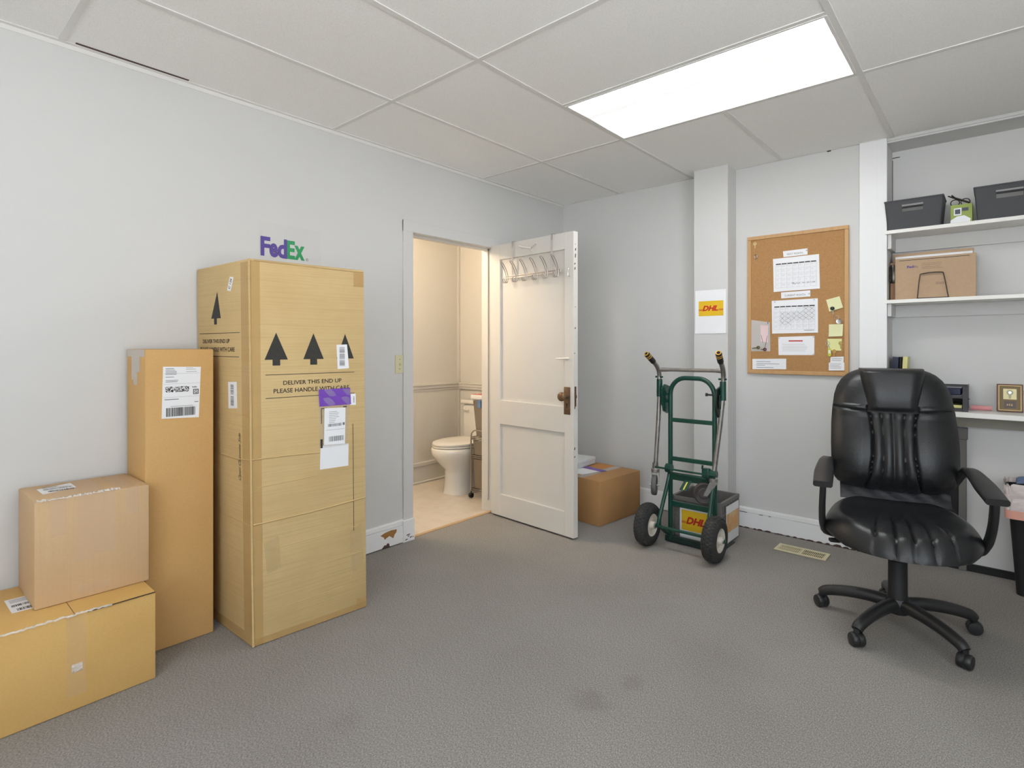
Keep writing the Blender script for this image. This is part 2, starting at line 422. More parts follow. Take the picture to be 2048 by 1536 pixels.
# ------------------------------------------------------------------ the room shell
XR, YF = 4.3, -6.2                              # right wall, wall behind the camera
DY0, DY1, DH = -1.668, -0.897, 1.992            # doorway in the left wall
o = MB(); o.box((-0.02, YF, -0.1), (XR + 0.1, 0.3, 0.0)); struct(o.build('floor', M['carpet']))
o = MB(); o.box((-1.3, -2.6, -0.1), (-0.02, -0.1, -0.001)); struct(o.build('floor_bathroom', M['vinyl']))
o = MB(); o.box((-1.3, YF - 0.1, H), (XR + 0.1, 0.4, H + 0.1)); struct(o.build('ceiling', M['tile']))
o = MB()                                        # left wall with the doorway; the part by the door sits a little back
o.box((-0.12, YF, 0), (0, -1.745, H)); o.box((-0.12, -1.745, 0), (-0.003, DY0, H)); o.box((-0.12, DY1, 0), (-0.003, 0.33, H)); o.box((-0.12, DY0, DH), (-0.003, DY1, H))
struct(o.build('wall_left', M['wall']))
o = MB()
FB = Fr((0, 0, 0), (1, 0, 0), (0, 1, 0))
o.prism(FB, [(-0.12, 0), (2.366, 0), (2.366, 0.21), (XR + 0.1, 0.21), (XR + 0.1, 0.34), (-0.12, 0.34)], 0, H)
o.box((2.3665, 0.055, 0), (XR, 0.215, 0.84))
struct(o.build('wall_back', M['wall']))
WR = (-4.0, -2.7, 0.7, 2.25)                     # unseen window added for fill light, right wall: y0, y1, z0, z1
WF = (2.1, 4.15, 0.7, 2.3)                       # unseen window added for fill light, behind the camera: x0, x1, z0, z1
o = MB(); o.box((XR, YF, 0), (XR + 0.1, WR[0], H)); o.box((XR, WR[1], 0), (XR + 0.1, 0.3, H)); o.box((XR, WR[0], 0), (XR + 0.1, WR[1], WR[2])); o.box((XR, WR[0], WR[3]), (XR + 0.1, WR[1], H))
struct(o.build('wall_right', M['wall']))
o = MB(); o.box((-0.12, YF - 0.1, 0), (WF[0], YF, H)); o.box((WF[1], YF - 0.1, 0), (XR + 0.1, YF, H)); o.box((WF[0], YF - 0.1, 0), (WF[1], YF, WF[2])); o.box((WF[0], YF - 0.1, WF[3]), (WF[1], YF, H))
struct(o.build('wall_front', M['wall']))
def fill_window_frame(F, L, Hh, n, name):  # frames the openings added out of view to bring in fill light
    o = MB()
    for k in range(n + 1): u = lerp(0.0, L - 0.05, k / n); o.rect(F, u, 0, u + 0.05, Hh, -0.06, 0.0)
    for v in (0.0, Hh / 2 - 0.02, Hh - 0.05): o.rect(F, 0, v, L, v + 0.05, -0.055, -0.005)
    o.rect(F, -0.05, -0.03, L + 0.05, 0.0, -0.05, 0.06)
    struct(o.build(name, M['trim']))
fill_window_frame(Fr((XR, WR[1], WR[2]), (0, -1, 0), (0, 0, 1)), WR[1] - WR[0], WR[3] - WR[2], 1, 'fill_window_1')
fill_window_frame(Fr((WF[1], YF, WF[2]), (-1, 0, 0), (0, 0, 1)), WF[1] - WF[0], WF[3] - WF[2], 3, 'fill_window_2')
o = MB(); o.box((1.245, -0.157, 0), (1.484, 0.01, H), 0.003); struct(o.build('wall_column', M['wall']))
# bathroom shell
o = MB(); o.box((-1.24, -2.6, 0), (-1.12, -0.1, H)); struct(o.build('wall_bathroom_far', M['bathwall']))
o = MB(); o.box((-1.24, -0.2, 0), (-0.12, -0.1, H)); struct(o.build('wall_bathroom_right', M['bathwall']))
o = MB(); o.box((-1.24, -2.6, 0), (-0.12, -2.5, H)); struct(o.build('wall_bathroom_left', M['bathwall']))
o = MB(); o.box((-1.12, -2.5, 0.15), (-1.108, -0.2, 0.85)); struct(o.build('wall_bathroom_wainscot', M['bead']))
o = MB()                                        # chair rail, round the corner, and the corner strip
for z0, z1, d in ((0.835, 0.858, 0.018), (0.858, 0.885, 0.026), (0.885, 0.9, 0.034)):
    o.box((-1.12, -2.5, z0), (-1.12 + d, -0.2, z1), 0.003); o.box((-1.12, -0.2 - d, z0), (-0.12, -0.2, z1), 0.003)
o.box((-1.12, -0.222, 0.15), (-1.098, -0.2, H))
struct(o.build('trim_bathroom_rail', M['bathwall']))
o = MB()
o.box((-1.12, -2.5, 0), (-1.102, -0.2, 0.15)); o.box((-1.12, -2.5, 0.15), (-1.094, -0.2, 0.19), 0.008); o.box((-1.12, -2.5, 0), (-1.09, -0.2, 0.018), 0.005)
o.box((-1.12, -0.222, 0), (-0.12, -0.2, 0.15))
struct(o.build('baseboard_bathroom', M['bathwall']))
# casing and jamb of the doorway
o = MB()
o.box((-0.006, -1.747, 0.14), (0.010, DY0, 2.06), 0.003)
o.box((-0.006, DY1, 0), (0.014, -0.845, 2.06), 0.003)
o.box((-0.006, -1.747, DH - 0.004), (0.012, -0.845, 2.06), 0.003)
struct(o.build('trim_1', M['wall']))
o = MB()
o.box((-0.12, DY1 - 0.004, 0), (0.0, DY1 + 0.002, DH)); o.box((-0.12, DY0 - 0.002, 0), (0.0, DY0 + 0.004, DH)); o.box((-0.12, DY0, DH - 0.006), (0, DY1, DH + 0.002))
o.box((-0.085, DY1 - 0.016, 0.085), (-0.045, DY1, DH)); o.box((-0.085, DY0, DH - 0.018), (-0.045, DY1, DH))
struct(o.build('trim_9', M['door']))
o = MB(); o.box((-0.035, DY0, -0.002), (-0.006, DY1, 0.006), 0.003); struct(o.build('trim_2', M['threshold']))
# trim board and soffit at the shelf recess
o = MB(); o.box((2.226, -0.014, 0), (2.366, 0.001, H - 0.002), 0.002); o.box((2.316, -0.0155, 0.2), (2.318, -0.012, H - 0.002)); struct(o.build('trim_3', M['trim']))
o = MB(); o.box((2.3665, 0.0, 2.456), (XR, 0.212, H + 0.01)); o.box((2.3665, -0.008, 2.466), (XR, 0.002, 2.478)); struct(o.build('trim_4', M['wall']))
o = MB()                                        # wall angles where ceiling meets wall
o.box((0, YF, H - 0.022), (0.003, 0, H - 0.001)); o.box((0, YF, H - 0.004), (0.022, 0, H))
o.box((0, -0.003, H - 0.004), (1.2, 0, H)); o.box((0, -0.02, H - 0.003), (2.366, 0, H - 0.0005))
struct(o.build('trim_5', M['tbar']))
o = MB()
TB = 0.012
for x in (0.562, 1.172, 2.391, 3.61): o.box((x - TB, YF, H - 0.004), (x + TB, 0.0, H + 0.001))
for y in (-1.025, -2.244, -3.463, -4.682, -5.9): o.box((0, y - TB, H - 0.0036), (XR, y + TB, H + 0.0014))
o.box((1.781 - TB, -1.025, H - 0.004), (1.781 + TB, 0, H + 0.001)); o.box((1.172, -1.634 - TB, H - 0.0036), (2.391, -1.634 + TB, H + 0.0014))
struct(o.build('trim_6', M['tbar']))
o = MB()                                        # a tile that has dropped leaves a dark slot, and crumbled plaster at the back wall
o.box((0.023, -3.42, H - 0.0015), (0.036, -3.0, H + 0.001))
for x, l in ((2.05, 0.02), (2.236, 0.03), (2.262, 0.016), (1.235, 0.02)): o.box((x, -0.008, H - 0.009), (x + l, -0.001, H - 0.002))
struct(o.build('trim_7', M['chipdark']))
o = MB(); o.box((2.3665, 0.208, 2.10), (2.3695, 0.2102, 2.405)); o.box((2.367, 0.208, 2.417), (2.405, 0.2102, 2.422)); struct(o.build('trim_8', M['chipdark']))
# baseboards
def base_run(o, p0, p1, nrm, h=0.14, t=0.02):
    p0, p1, n = Vector(p0), Vector(p1), Vector(nrm); z = Vector((0, 0, 1))
    U = (p1 - p0); L = U.length; F = Fr(p0, U, z)
    if F.N.dot(n) < 0: F = Fr(p1, -U, z)
    o.prism(F, [(0, 0.006), (L, 0.006), (L, h - 0.032), (0, h - 0.032)], 0, t)
    o.prism(F, [(0, h - 0.03), (L, h - 0.03), (L, h - 0.008), (0, h - 0.008)], 0, t * 0.7)
    o.prism(F, [(0, h - 0.008), (L, h - 0.008), (L, h), (0, h)], 0, t * 0.35)
o = MB(); base_run(o, (0, YF, 0), (0, -1.745, 0), (1, 0, 0), 0.145); o.box((0, -1.76, 0), (0.024, DY0, 0.14), 0.003)
base_run(o, (0, -0.845, 0), (0, 0, 0), (1, 0, 0))
bl = struct(o.build('baseboard_left', M['trim']))
FLW = Fr((0.0245, -1.95, 0), (0, 1, 0), (0, 0, 1))
o = MB(); FW2 = Fr((0.0204, -1.95, 0), (0, 1, 0), (0, 0, 1))
o.prism(FW2, [(0.02, 0.088), (0.045, 0.072), (0.05, 0.058), (0.085, 0.072), (0.1, 0.062), (0.115, 0.05), (0.125, 0.07), (0.14, 0.084), (0.142, 0.1), (0.1, 0.104), (0.05, 0.098)], -0.001, 0.0006)
o.build('bare_patch', M['barewood'], bl)
o = MB()
o.prism(FW2, [(0.03, 0.006), (0.05, 0.024), (0.062, 0.02), (0.07, 0.03), (0.082, 0.028), (0.09, 0.006)], -0.001, 0.0006)
for u, v, l in ((0.215, 0.04, 0.03), (0.24, 0.02, 0.02), (0.225, 0.03, 0.014), (0.205, 0.012, 0.02), (0.262, 0.018, 0.01)):
    o.prism(FLW, [(u, v), (u + l, v + 0.004), (u + l * 0.9, v + 0.009), (u + 0.004, v + 0.007)], -0.0006, 0.0004)
o.build('paint_chips', M['chipdark'], bl)
o = MB(); base_run(o, (0, 0, 0), (1.245, 0, 0), (0, -1, 0)); base_run(o, (1.484, 0, 0), (2.366, 0, 0), (0, -1, 0)); base_run(o, (1.245, -0.157, 0), (1.484, -0.157, 0), (0, -1, 0)); base_run(o, (1.484, -0.157, 0), (1.484, -0.02, 0), (1, 0, 0))
bb = struct(o.build('baseboard_back', M['trim']))
o = MB(); FBB = Fr((1.484, -0.0203, 0), (1, 0, 0), (0, 0, 1))
u = 0.02
while u < 0.86:
    l = random.uniform(0.02, 0.06); a = random.uniform(0.008, 0.012) + 0.012 * ss(0.35, 0.8, u) * random.random()
    o.prism(FBB, [(u, 0.0), (u + l, 0.0), (u + l * 0.85, a * 0.9), (u + l * 0.4, a), (u + 0.003, a * 0.6)], -0.001, 0.0006)
    u += l + random.uniform(0.0, 0.03) * (0.6 if u > 0.3 else 1.5)
for u, l in ((0.03, 0.03), (0.06, 0.02), (0.16, 0.025), (0.22, 0.015), (0.62, 0.02)): o.rect(FBB, u, 0.106, u + l, 0.1095, -0.001, 0.0006)
o.build('paint_chips', M['chipdark'], bb)
o = MB(); o.box((2.3665, 0.04, 0), (XR, 0.056, 0.04)); struct(o.build('black_strip_recess', M['blackdeep']))  # black strip along the foot of the lower recess wall

# ------------------------------------------------------------------ ceiling lamps
def troffer(x0, y0, label, strength):
    cx, cy = x0 + 0.6096, y0 + 0.3048
    t = thing('ceiling_light', label, 'ceiling light', (cx, cy, H), 0, 'flush ceiling panels')
    a, b = 0.585, 0.283
    o = MB()
    o.box((-0.598, -0.295, -0.006), (0.598, -b, 0.0005), 0.001); o.box((-0.598, b, -0.006), (0.598, 0.295, 0.0005), 0.001)
    o.box((-0.598, -b, -0.006), (-a, b, 0.0005), 0.001); o.box((a, -b, -0.006), (0.598, b, 0.0005), 0.001)
    o.build('lamp_frame', M['tbar'], t)
    o = MB(); o.box((-a, -b, -0.004), (a, b, -0.001)); o.build('diffuser', panel_material(strength), t)
    return t
troffer(1.172, -1.634, 'lit rectangular ceiling light panel near the back wall', TROFFER)
troffer(1.172, -5.2, 'assumed fill light panel added behind the camera on the left', REAR)  # this and the next are assumed lamps, added unseen for fill light
troffer(2.6, -5.2, 'assumed fill light panel added behind the camera on the right', REAR)

# ------------------------------------------------------------------ bathroom
t = thing('bathroom_light', 'lit globe pendant lamp under the bathroom ceiling', 'lamp', (-0.48, -1.77, H))
o = MB(); o.lathe((0, 0, 0), (0, 0, -1), [(0, 0), (0.06, 0), (0.06, 0.015), (0.02, 0.03), (0.012, 0.05), (0.012, 0.25), (0.03, 0.255), (0.0, 0.26)], 24); o.build('lamp_stem', M['chrome'], t, 40)
o = MB(); o.lathe((0, 0, -0.33), (0, 0, 1), [(0.085 * math.sin(PI * i / 12), -0.085 * math.cos(PI * i / 12)) for i in range(13)], 24); o.build('lamp_globe', M['globe'], t, 60)

t = thing('toilet', 'white two piece toilet with closed lid in the bathroom', 'toilet', (-0.63, -0.2, 0))
def ell(cx, cy, a, b, z, k=40, ex=2.0, back=None):
    r = []
    for i in range(k):
        th = 2 * PI * i / k; c, s = math.cos(th), math.sin(th)
        x = cx + a * math.copysign(abs(c) ** (2 / ex), c); y = cy + b * math.copysign(abs(s) ** (2 / ex), s)
        if back is not None: y = min(y, back)
        r.append(Vector((x, y, z)))
    return r
o = MB()                                        # bowl flaring to the rim and pedestal below, one casting
o.loft([ell(0, -0.40, 0.125, 0.20, 0.0, ex=2.6), ell(0, -0.40, 0.12, 0.195, 0.03, ex=2.6), ell(0, -0.41, 0.105, 0.18, 0.16, ex=2.4), ell(0, -0.41, 0.112, 0.19, 0.21),
        ell(0, -0.44, 0.145, 0.225, 0.27), ell(0, -0.46, 0.172, 0.25, 0.32), ell(0, -0.465, 0.183, 0.262, 0.345), ell(0, -0.465, 0.185, 0.265, 0.39), ell(0, -0.465, 0.178, 0.258, 0.397)])
o.box((-0.09, -0.24, 0.0), (0.09, -0.06, 0.26), 0.03)
o.box((-0.11, -0.27, 0.3), (0.11, -0.05, 0.39), 0.02)
o.build('bowl', M['porcelain'], t, 50)
o = MB(); o.loft([ell(0, -0.455, 0.186, 0.26, 0.402), ell(0, -0.455, 0.19, 0.264, 0.408), ell(0, -0.455, 0.188, 0.262, 0.418)]); o.build('seat', M['lid'], t, 50)
o = MB(); o.loft([ell(0, -0.45, 0.186, 0.262, 0.421), ell(0, -0.45, 0.19, 0.266, 0.427), ell(0, -0.45, 0.188, 0.263, 0.437), ell(0, -0.45, 0.165, 0.235, 0.444), ell(0, -0.45, 0.08, 0.12, 0.447)]); o.build('lid', M['lid'], t, 50)
o = MB(); o.box((-0.225, -0.205, 0.385), (0.225, -0.02, 0.72), 0.025, seg=4); tk = o.build('tank', M['porcelain'], t, 50)
o = MB(); o.box((-0.24, -0.22, 0.722), (0.24, -0.01, 0.76), 0.012, seg=3); o.build('tank_lid', M['porcelain'], t, 50)
o = MB(); o.lathe((-0.185, -0.205, 0.675), (0, -1, 0), [(0.014, 0), (0.014, 0.014), (0.006, 0.02)], 14); o.tube([(-0.185, -0.222, 0.675), (-0.15, -0.226, 0.672), (-0.125, -0.226, 0.668)], 0.007); o.build('flush_handle', M['lid'], tk, 50)
t = thing('supply_valve', 'small metal water valve low on the wall behind the toilet', 'valve', (-1.06, -0.2, 0.28))
o = MB(); o.tube([(0, -0.02, 0), (0, -0.06, 0)], 0.009); o.tube([(0, -0.06, -0.012), (0, -0.06, 0.075)], 0.008); o.build('valve_body', M['bronze'], t, 40)
o = MB(); o.lathe((0, -0.06, 0), (1, 0, 0), [(0, -0.03), (0.014, -0.03), (0.014, -0.018), (0.004, -0.016), (0.004, 0)], 14); o.build('valve_knob', M['bronze'], t, 40)

# narrow rolling cart beside the toilet
CXO, CYO = -0.41, -0.73
t = thing('rolling_cart', 'narrow silver tiered rolling cart with mesh bins beside the toilet', 'cart', (CXO, CYO, 0))
WX, WY = 0.24, 0.28
o = MB()
for y in (0, WY):
    o.tube(smoothpath([(0, y, 0.045), (0, y, 0.3), (0, y, 0.5), (0.02, y, 0.545), (0.06, y, 0.56), (WX - 0.06, y, 0.56), (WX - 0.02, y, 0.545), (WX, y, 0.5), (WX, y, 0.3), (WX, y, 0.045)], 5), 0.006, 8)
for z in (0.06, 0.075, 0.335, 0.35, 0.485, 0.5):
    o.tube([(0, 0, z), (WX, 0, z), (WX, WY, z), (0, WY, z)], 0.0045, 8, closed=True)
o.build('cart_frame', M['cartmetal'], t, 50)
for (x, y) in ((0, 0), (WX, 0), (0, WY), (WX, WY)):
    o = MB(); o.tube([(x, y, 0.03), (x, y, 0.06)], 0.006, 8); o.lathe((x - 0.012, y, 0.02), (1, 0, 0), [(0, 0), (0.02, 0), (0.02, 0.024), (0, 0.024)], 18); o.build('caster', M['blackdeep'], t, 40)
def bin_mesh(x0, x1, y0, y1, z0, z1, tp, th=0.002):
    o = MB()
    B = [(x0 + tp, y0 + tp, z0), (x1 - tp, y0 + tp, z0), (x1 - tp, y1 - tp, z0), (x0 + tp, y1 - tp, z0)]; T = [(x0, y0, z1), (x1, y0, z1), (x1, y1, z1), (x0, y1, z1)]
    for i in range(4):
        j = (i + 1) % 4; q = [Vector(B[i]), Vector(B[j]), Vector(T[j]), Vector(T[i])]
        nn = (q[1] - q[0]).cross(q[3] - q[0]).normalized() * th
        o.hexa([q[0], q[1], q[1] - nn, q[0] - nn, q[3], q[2], q[2] - nn, q[3] - nn])
    o.hexa([Vector(p) for p in B] + [Vector(p) + Vector((0, 0, th)) for p in B])
    return o, T
for (z0, z1, tp) in ((0.506, 0.80, 0.02), (0.355, 0.47, 0.008), (0.08, 0.32, 0.008)):
    o, T = bin_mesh(0.012, WX - 0.012, 0.012, WY - 0.012, z0, z1, tp)
    bn = o.build('mesh_bin', M['mesh'], t)
    o = MB(); o.tube(T, 0.004, 8, closed=True); o.build('bin_rim', M['cartmetal'], bn, 50)
for (x, y, z) in ((0.06, 0.1, 0.57), (0.07, 0.09, 0.415)):
    o = MB(); o.lathe((CXO + x, CYO + y, z - 0.055), (0, 0, 1), [(0.02, 0), (0.052, 0), (0.055, 0.01), (0.055, 0.1), (0.05, 0.11), (0.02, 0.11)], 24)
    tag(o.build('toilet_roll', M['paper'], None, 40), 'white toilet roll in the %s mesh bin of the silver cart' % ('top' if z > 0.5 else 'middle'), 'toilet roll')
o = MB(); o.box((CXO + 0.072, CYO - 0.002, 0.745), (CXO + 0.11, CYO + 0.012, 0.803), 0.004); o.box((CXO + 0.072, CYO - 0.002, 0.798), (CXO + 0.11, CYO + 0.05, 0.808), 0.003); tag(o.build('cloth', M['blue']), 'blue cloth hanging over the rim of the silver cart', 'cloth')
t = thing('wipes_pack', 'white pack with a red patterned top on the toilet tank', 'pack', (-0.80, -0.36, 0.7605))
o = MB(); o.box((0, 0, 0), (0.22, 0.11, 0.045), 0.012, seg=3); o.build('pack_body', M['paper'], t, 40)
o = MB(); FP = Fr((0, 0, 0.046), (1, 0, 0), (0, 1, 0))
o.m(0).prism(FP, [(0.012, 0.012), (0.2, 0.012), (0.2, 0.1), (0.06, 0.1)], 0.0, 0.003); o.m(1)
for i in range(7): o.rect(FP, 0.05 + i * 0.02, 0.03 + 0.02 * (i % 3), 0.06 + i * 0.02, 0.045 + 0.02 * (i % 3), 0.002, 0.004)
o.build('pack_print', [mat('red_pack_print', (214, 62, 76), 0.5), M['paper']], t)
def register(name, label, loc, L, Wd, m, rz, n):
    t = thing(name, label, 'vent', loc, rz)
    o = MB()
    e = 0.02
    o.box((-L / 2, -Wd / 2, 0), (L / 2, -Wd / 2 + e, 0.005), 0.0015); o.box((-L / 2, Wd / 2 - e, 0), (L / 2, Wd / 2, 0.005), 0.0015)
    o.box((-L / 2, -Wd / 2 + e, 0), (-L / 2 + e, Wd / 2 - e, 0.005), 0.0015); o.box((L / 2 - e, -Wd / 2 + e, 0), (L / 2, Wd / 2 - e, 0.005), 0.0015)
    o.box((-0.008, -Wd / 2 + e, 0), (0.008, Wd / 2 - e, 0.0045)); o.box((-L / 2 + e, -0.002, 0), (L / 2 - e, 0.002, 0.003))
    o.build('vent_frame', m, t)
    o = MB()
    step = (L - 2 * e) / n
    for i in range(n):
        x = -L / 2 + e + (i + 0.5) * step
        tl = 0.35 if x < 0 else -0.35
        if abs(x) < 0.012: continue
        o.box((-step * 0.28, -Wd / 2 + e, -0.0005), (step * 0.28, Wd / 2 - e, 0.0015), 0, Matrix.Translation((x, 0, 0.002)) @ Matrix.Rotation(tl, 4, 'Y'))
    o.build('louvres', m, t)
    o = MB(); o.box((-L / 2 + e, -Wd / 2 + e, 0.0002), (L / 2 - e, Wd / 2 - e, 0.0008)); o.build('duct_opening', M['darkgap'], t)
register('floor_vent', 'beige metal floor vent in the carpet between hand truck and chair', (1.966, -0.262, 0.001), 0.285, 0.132, M['ventmetal'], 0, 26)
register('floor_vent', 'copper coloured floor vent on the bathroom floor by the cart', (-0.155, -0.73, 0.0), 0.16, 0.10, M['copper'], 0, 12)

# ------------------------------------------------------------------ the open door
DA = math.atan2(-0.055, 0.78)
door_o = (0.03, -0.955, 0.0)
o = MB(); DW, DT, DTOP = 0.782, 0.044, 1.992
o.box((0.05, 0.018, 0.05), (DW - 0.05, DT - 0.018, DTOP - 0.05))
for (a, b, c, d) in ((0, 0.012, 0.095, DTOP), (0.706, 0.012, DW, DTOP), (0.095, 1.882, 0.706, DTOP), (0.095, 0.683, 0.706, 0.856), (0.095, 0.012, 0.706, 0.17)):
    o.box((a, 0, b), (c, DT, d), 0.0022)
door = struct(o.build('door_1', M['door'], None, None, door_o, DA))
o = MB(); o.box((DW - 0.079, -0.004, 0.806), (DW - 0.027, 0.001, 0.985), 0.002); esc = o.build('escutcheon', M['bronze'], door, 40)
o = MB(); o.lathe((DW - 0.053, -0.004, 0.925), (0, -1, 0), [(0.014, 0), (0.012, 0.02), (0.01, 0.03), (0.022, 0.036), (0.029, 0.046), (0.03, 0.054), (0.026, 0.064), (0.014, 0.069), (0, 0.07)], 24); o.build('door_knob', M['bronze'], door, 50)
o = MB(); o.lathe((DW - 0.053, DT, 0.925), (0, 1, 0), [(0.012, 0), (0.01, 0.008), (0.018, 0.012), (0.022, 0.02), (0.018, 0.028), (0, 0.03)], 24); o.build('door_knob', M['bronze'], door, 50)
o = MB(); o.lathe((DW - 0.053, -0.0042, 0.872), (0, -1, 0), [(0.006, 0), (0.006, 0.0006), (0, 0.0006)], 12); o.box((DW - 0.0555, -0.0048, 0.848), (DW - 0.0505, -0.004, 0.872)); o.build('keyhole', M['darkgap'], esc)
o = MB(); o.box((DW - 0.001, 0.009, 0.86), (DW + 0.0012, 0.027, 0.99)); o.box((DW, 0.012, 0.915), (DW + 0.009, 0.024, 0.935), 0.002); o.build('latch_plate', M['bronze'], door)
o = MB(); o.tube([(0.64, -0.01, 1.168), (0.755, -0.01, 1.172)], 0.004, 8); o.box((0.655, -0.012, 1.162), (0.672, 0, 1.174), 0.002); o.box((0.725, -0.012, 1.163), (0.745, 0, 1.178), 0.002); o.build('slide_bolt', M['door'], door, 40)
o = MB()                                        # painted double coat hook
o.box((0.392, -0.004, 1.886), (0.43, 0.0, 1.9), 0.002); o.box((0.403, -0.006, 1.9), (0.419, 0, 1.93), 0.003)
o.tube(smoothpath([(0.411, -0.006, 1.925), (0.39, -0.02, 1.932), (0.36, -0.04, 1.935), (0.338, -0.05, 1.945)]), 0.005, 8)
o.tube(smoothpath([(0.411, -0.006, 1.925), (0.44, -0.02, 1.93), (0.475, -0.04, 1.934), (0.505, -0.05, 1.942)]), 0.005, 8)
o.build('coat_hook', M['door'], door, 40)
o = MB(); o.tube([(0.752, -0.002, 1.752), (0.748, -0.014, 1.75), (0.746, -0.014, 1.705), (0.752, -0.002, 1.7)], 0.003, 8); o.build('hook_eye', M['steel'], door, 40)
o = MB(); FE = Fr((DW, 0, 0), (0, 1, 0), (0, 0, 1))
for z, h in ((1.905, 0.006), (1.865, 0.02), (1.82, 0.03), (1.775, 0.014), (1.742, 0.02), (1.36, 0.014), (1.2, 0.008), (0.88, 0.03), (0.845, 0.016), (0.58, 0.02), (0.53, 0.012), (1.5, 0.006)):
    a = random.uniform(0.004, 0.014); o.prism(FE, [(a, z), (a + 0.01, z + 0.003), (a + 0.012, z + h), (a + 0.003, z + h * 0.8)], -0.0006, 0.0006)
o.build('paint_chips', M['chipdark'], door)
o = MB()
for z in (0.22, 1.0, 1.76): o.tube([(-0.004, 0.006, z - 0.045), (-0.004, 0.006, z + 0.045)], 0.006, 10); o.box((-0.018, 0.004, z - 0.04), (0.006, 0.0075, z + 0.04))
o.build('hinges', M['door'], door, 40)

t = thing('over_door_hook_rack', 'chrome wire rack of six double hooks hanging over the door', 'hook rack', door_o, DA)
BZ = 1.742
o = MB()
o.tube([(0.17, -0.016, BZ + 0.008), (0.685, -0.016, BZ + 0.008)], 0.0045, 8); o.tube([(0.17, -0.016, BZ - 0.008), (0.685, -0.016, BZ - 0.008)], 0.0045, 8)
o.tube([(0.17, -0.016, BZ + 0.008), (0.17, -0.016, BZ - 0.008)], 0.0045, 8); o.tube([(0.685, -0.016, BZ + 0.008), (0.685, -0.016, BZ - 0.008)], 0.0045, 8)
o.build('rail', M['chrome'], t, 50)
for x in (0.235, 0.605):
    o = MB()
    for dx in (-0.006, 0.006):
        o.tube([(x + dx * 0.6, -0.012, BZ - 0.01), (x + dx * 0.6, -0.012, 1.86), (x + dx, -0.006, 1.965), (x + dx, -0.006, DTOP + 0.005), (x + dx, DT + 0.005, DTOP + 0.005), (x + dx, DT + 0.005, 1.95)], 0.0028, 8)
    o.box((x - 0.012, -0.008, 1.955), (x + 0.012, -0.003, DTOP + 0.004), 0.002)
    o.build('door_strap', M['chrome'], t, 50)
for i in range(6):
    x = 0.19 + i * 0.0945
    o = MB()
    up = []
    for sx in (-1, 1):
        up.append(smoothpath([(x + sx * 0.009, -0.02, BZ - 0.02), (x + sx * 0.009, -0.024, BZ + 0.02), (x + sx * 0.009, -0.04, BZ + 0.055), (x + sx * 0.009, -0.062, BZ + 0.085), (x + sx * 0.008, -0.078, BZ + 0.1), (x, -0.082, BZ + 0.105)], 5))
    o.tube(up[0] + list(reversed(up[1]))[1:], 0.003, 8)
    lw = []
    for sx in (-1, 1):
        lw.append(smoothpath([(x + sx * 0.009, -0.02, BZ - 0.018), (x + sx * 0.009, -0.03, BZ - 0.038), (x + sx * 0.009, -0.048, BZ - 0.036), (x + sx * 0.007, -0.056, BZ - 0.014), (x, -0.057, BZ - 0.01)], 5))
    o.tube(lw[0] + list(reversed(lw[1]))[1:], 0.003, 8)
    o.build('hook', M['chrome'], t, 50)

t = thing('light_switch', 'ivory toggle light switch on the left wall beside the doorway', 'light switch', (0.0, -1.772, 1.136))
o = MB(); o.box((-0.001, -0.035, -0.058), (0.005, 0.035, 0.058), 0.002); o.build('switch_plate', M['ivory'], t)
o = MB(); o.box((0.005, -0.005, -0.012), (0.007, 0.005, 0.012)); o.box((0.005, -0.0035, -0.004), (0.016, 0.0035, 0.006), 0.001, Matrix.Rotation(0.3, 4, 'Y')); o.build('toggle', M['ivory'], t)
for z in (-0.03, 0.03): o = MB(); o.lathe((0.005, 0, z), (1, 0, 0), [(0.003, 0), (0.003, 0.0008), (0, 0.001)], 10); o.build('screw', M['bronze'], t)

# courier sign letters on the left wall
t = thing('wall_sign', 'purple and green lettering sign stuck on wall above the tall carton', 'sign', (0.0, -2.53, 1.77))
FS = Fr((0.0, -2.53, 1.77), (0, 1, 0), (0, 0, 1)); off = (0.0, -2.53, 1.77)
o = MB(off); o.srect(FS, -0.135, -0.085, 0.215, 0.125, 0.0006); o.build('clear_backing', mat('clear_sign_film', (240, 240, 242), 0.15, alpha=0.03), t)
o = MB(off)
o.text(FS, 'F', -0.124, -0.052, -0.073, 0.049, 0.0012, 0.035); o.text(FS, 'e', -0.078, -0.054, -0.032, 0.020, 0.0012, 0.045); o.text(FS, 'd', -0.034, -0.054, 0.018, 0.049, 0.0012, 0.04)
o.build('purple_letters', M['purple'], t)
o = MB(off); o.text(FS, 'E', 0.018, -0.053, 0.062, 0.046, 0.0012, 0.035); o.text(FS, 'x', 0.058, -0.053, 0.118, 0.024, 0.0012, 0.045); o.build('green_letters', M['lgreen'], t)
o = MB(off); o.tube([(0.0012, -2.53 + 0.132 + 0.007 * math.cos(a * PI / 8), 1.725 + 0.007 * math.sin(a * PI / 8)) for a in range(16)], 0.0008, 6, closed=True); o.text(FS, 'R', 0.129, -0.049, 0.135, -0.041, 0.0012); o.build('registered_mark', M['inkgrey'], t)

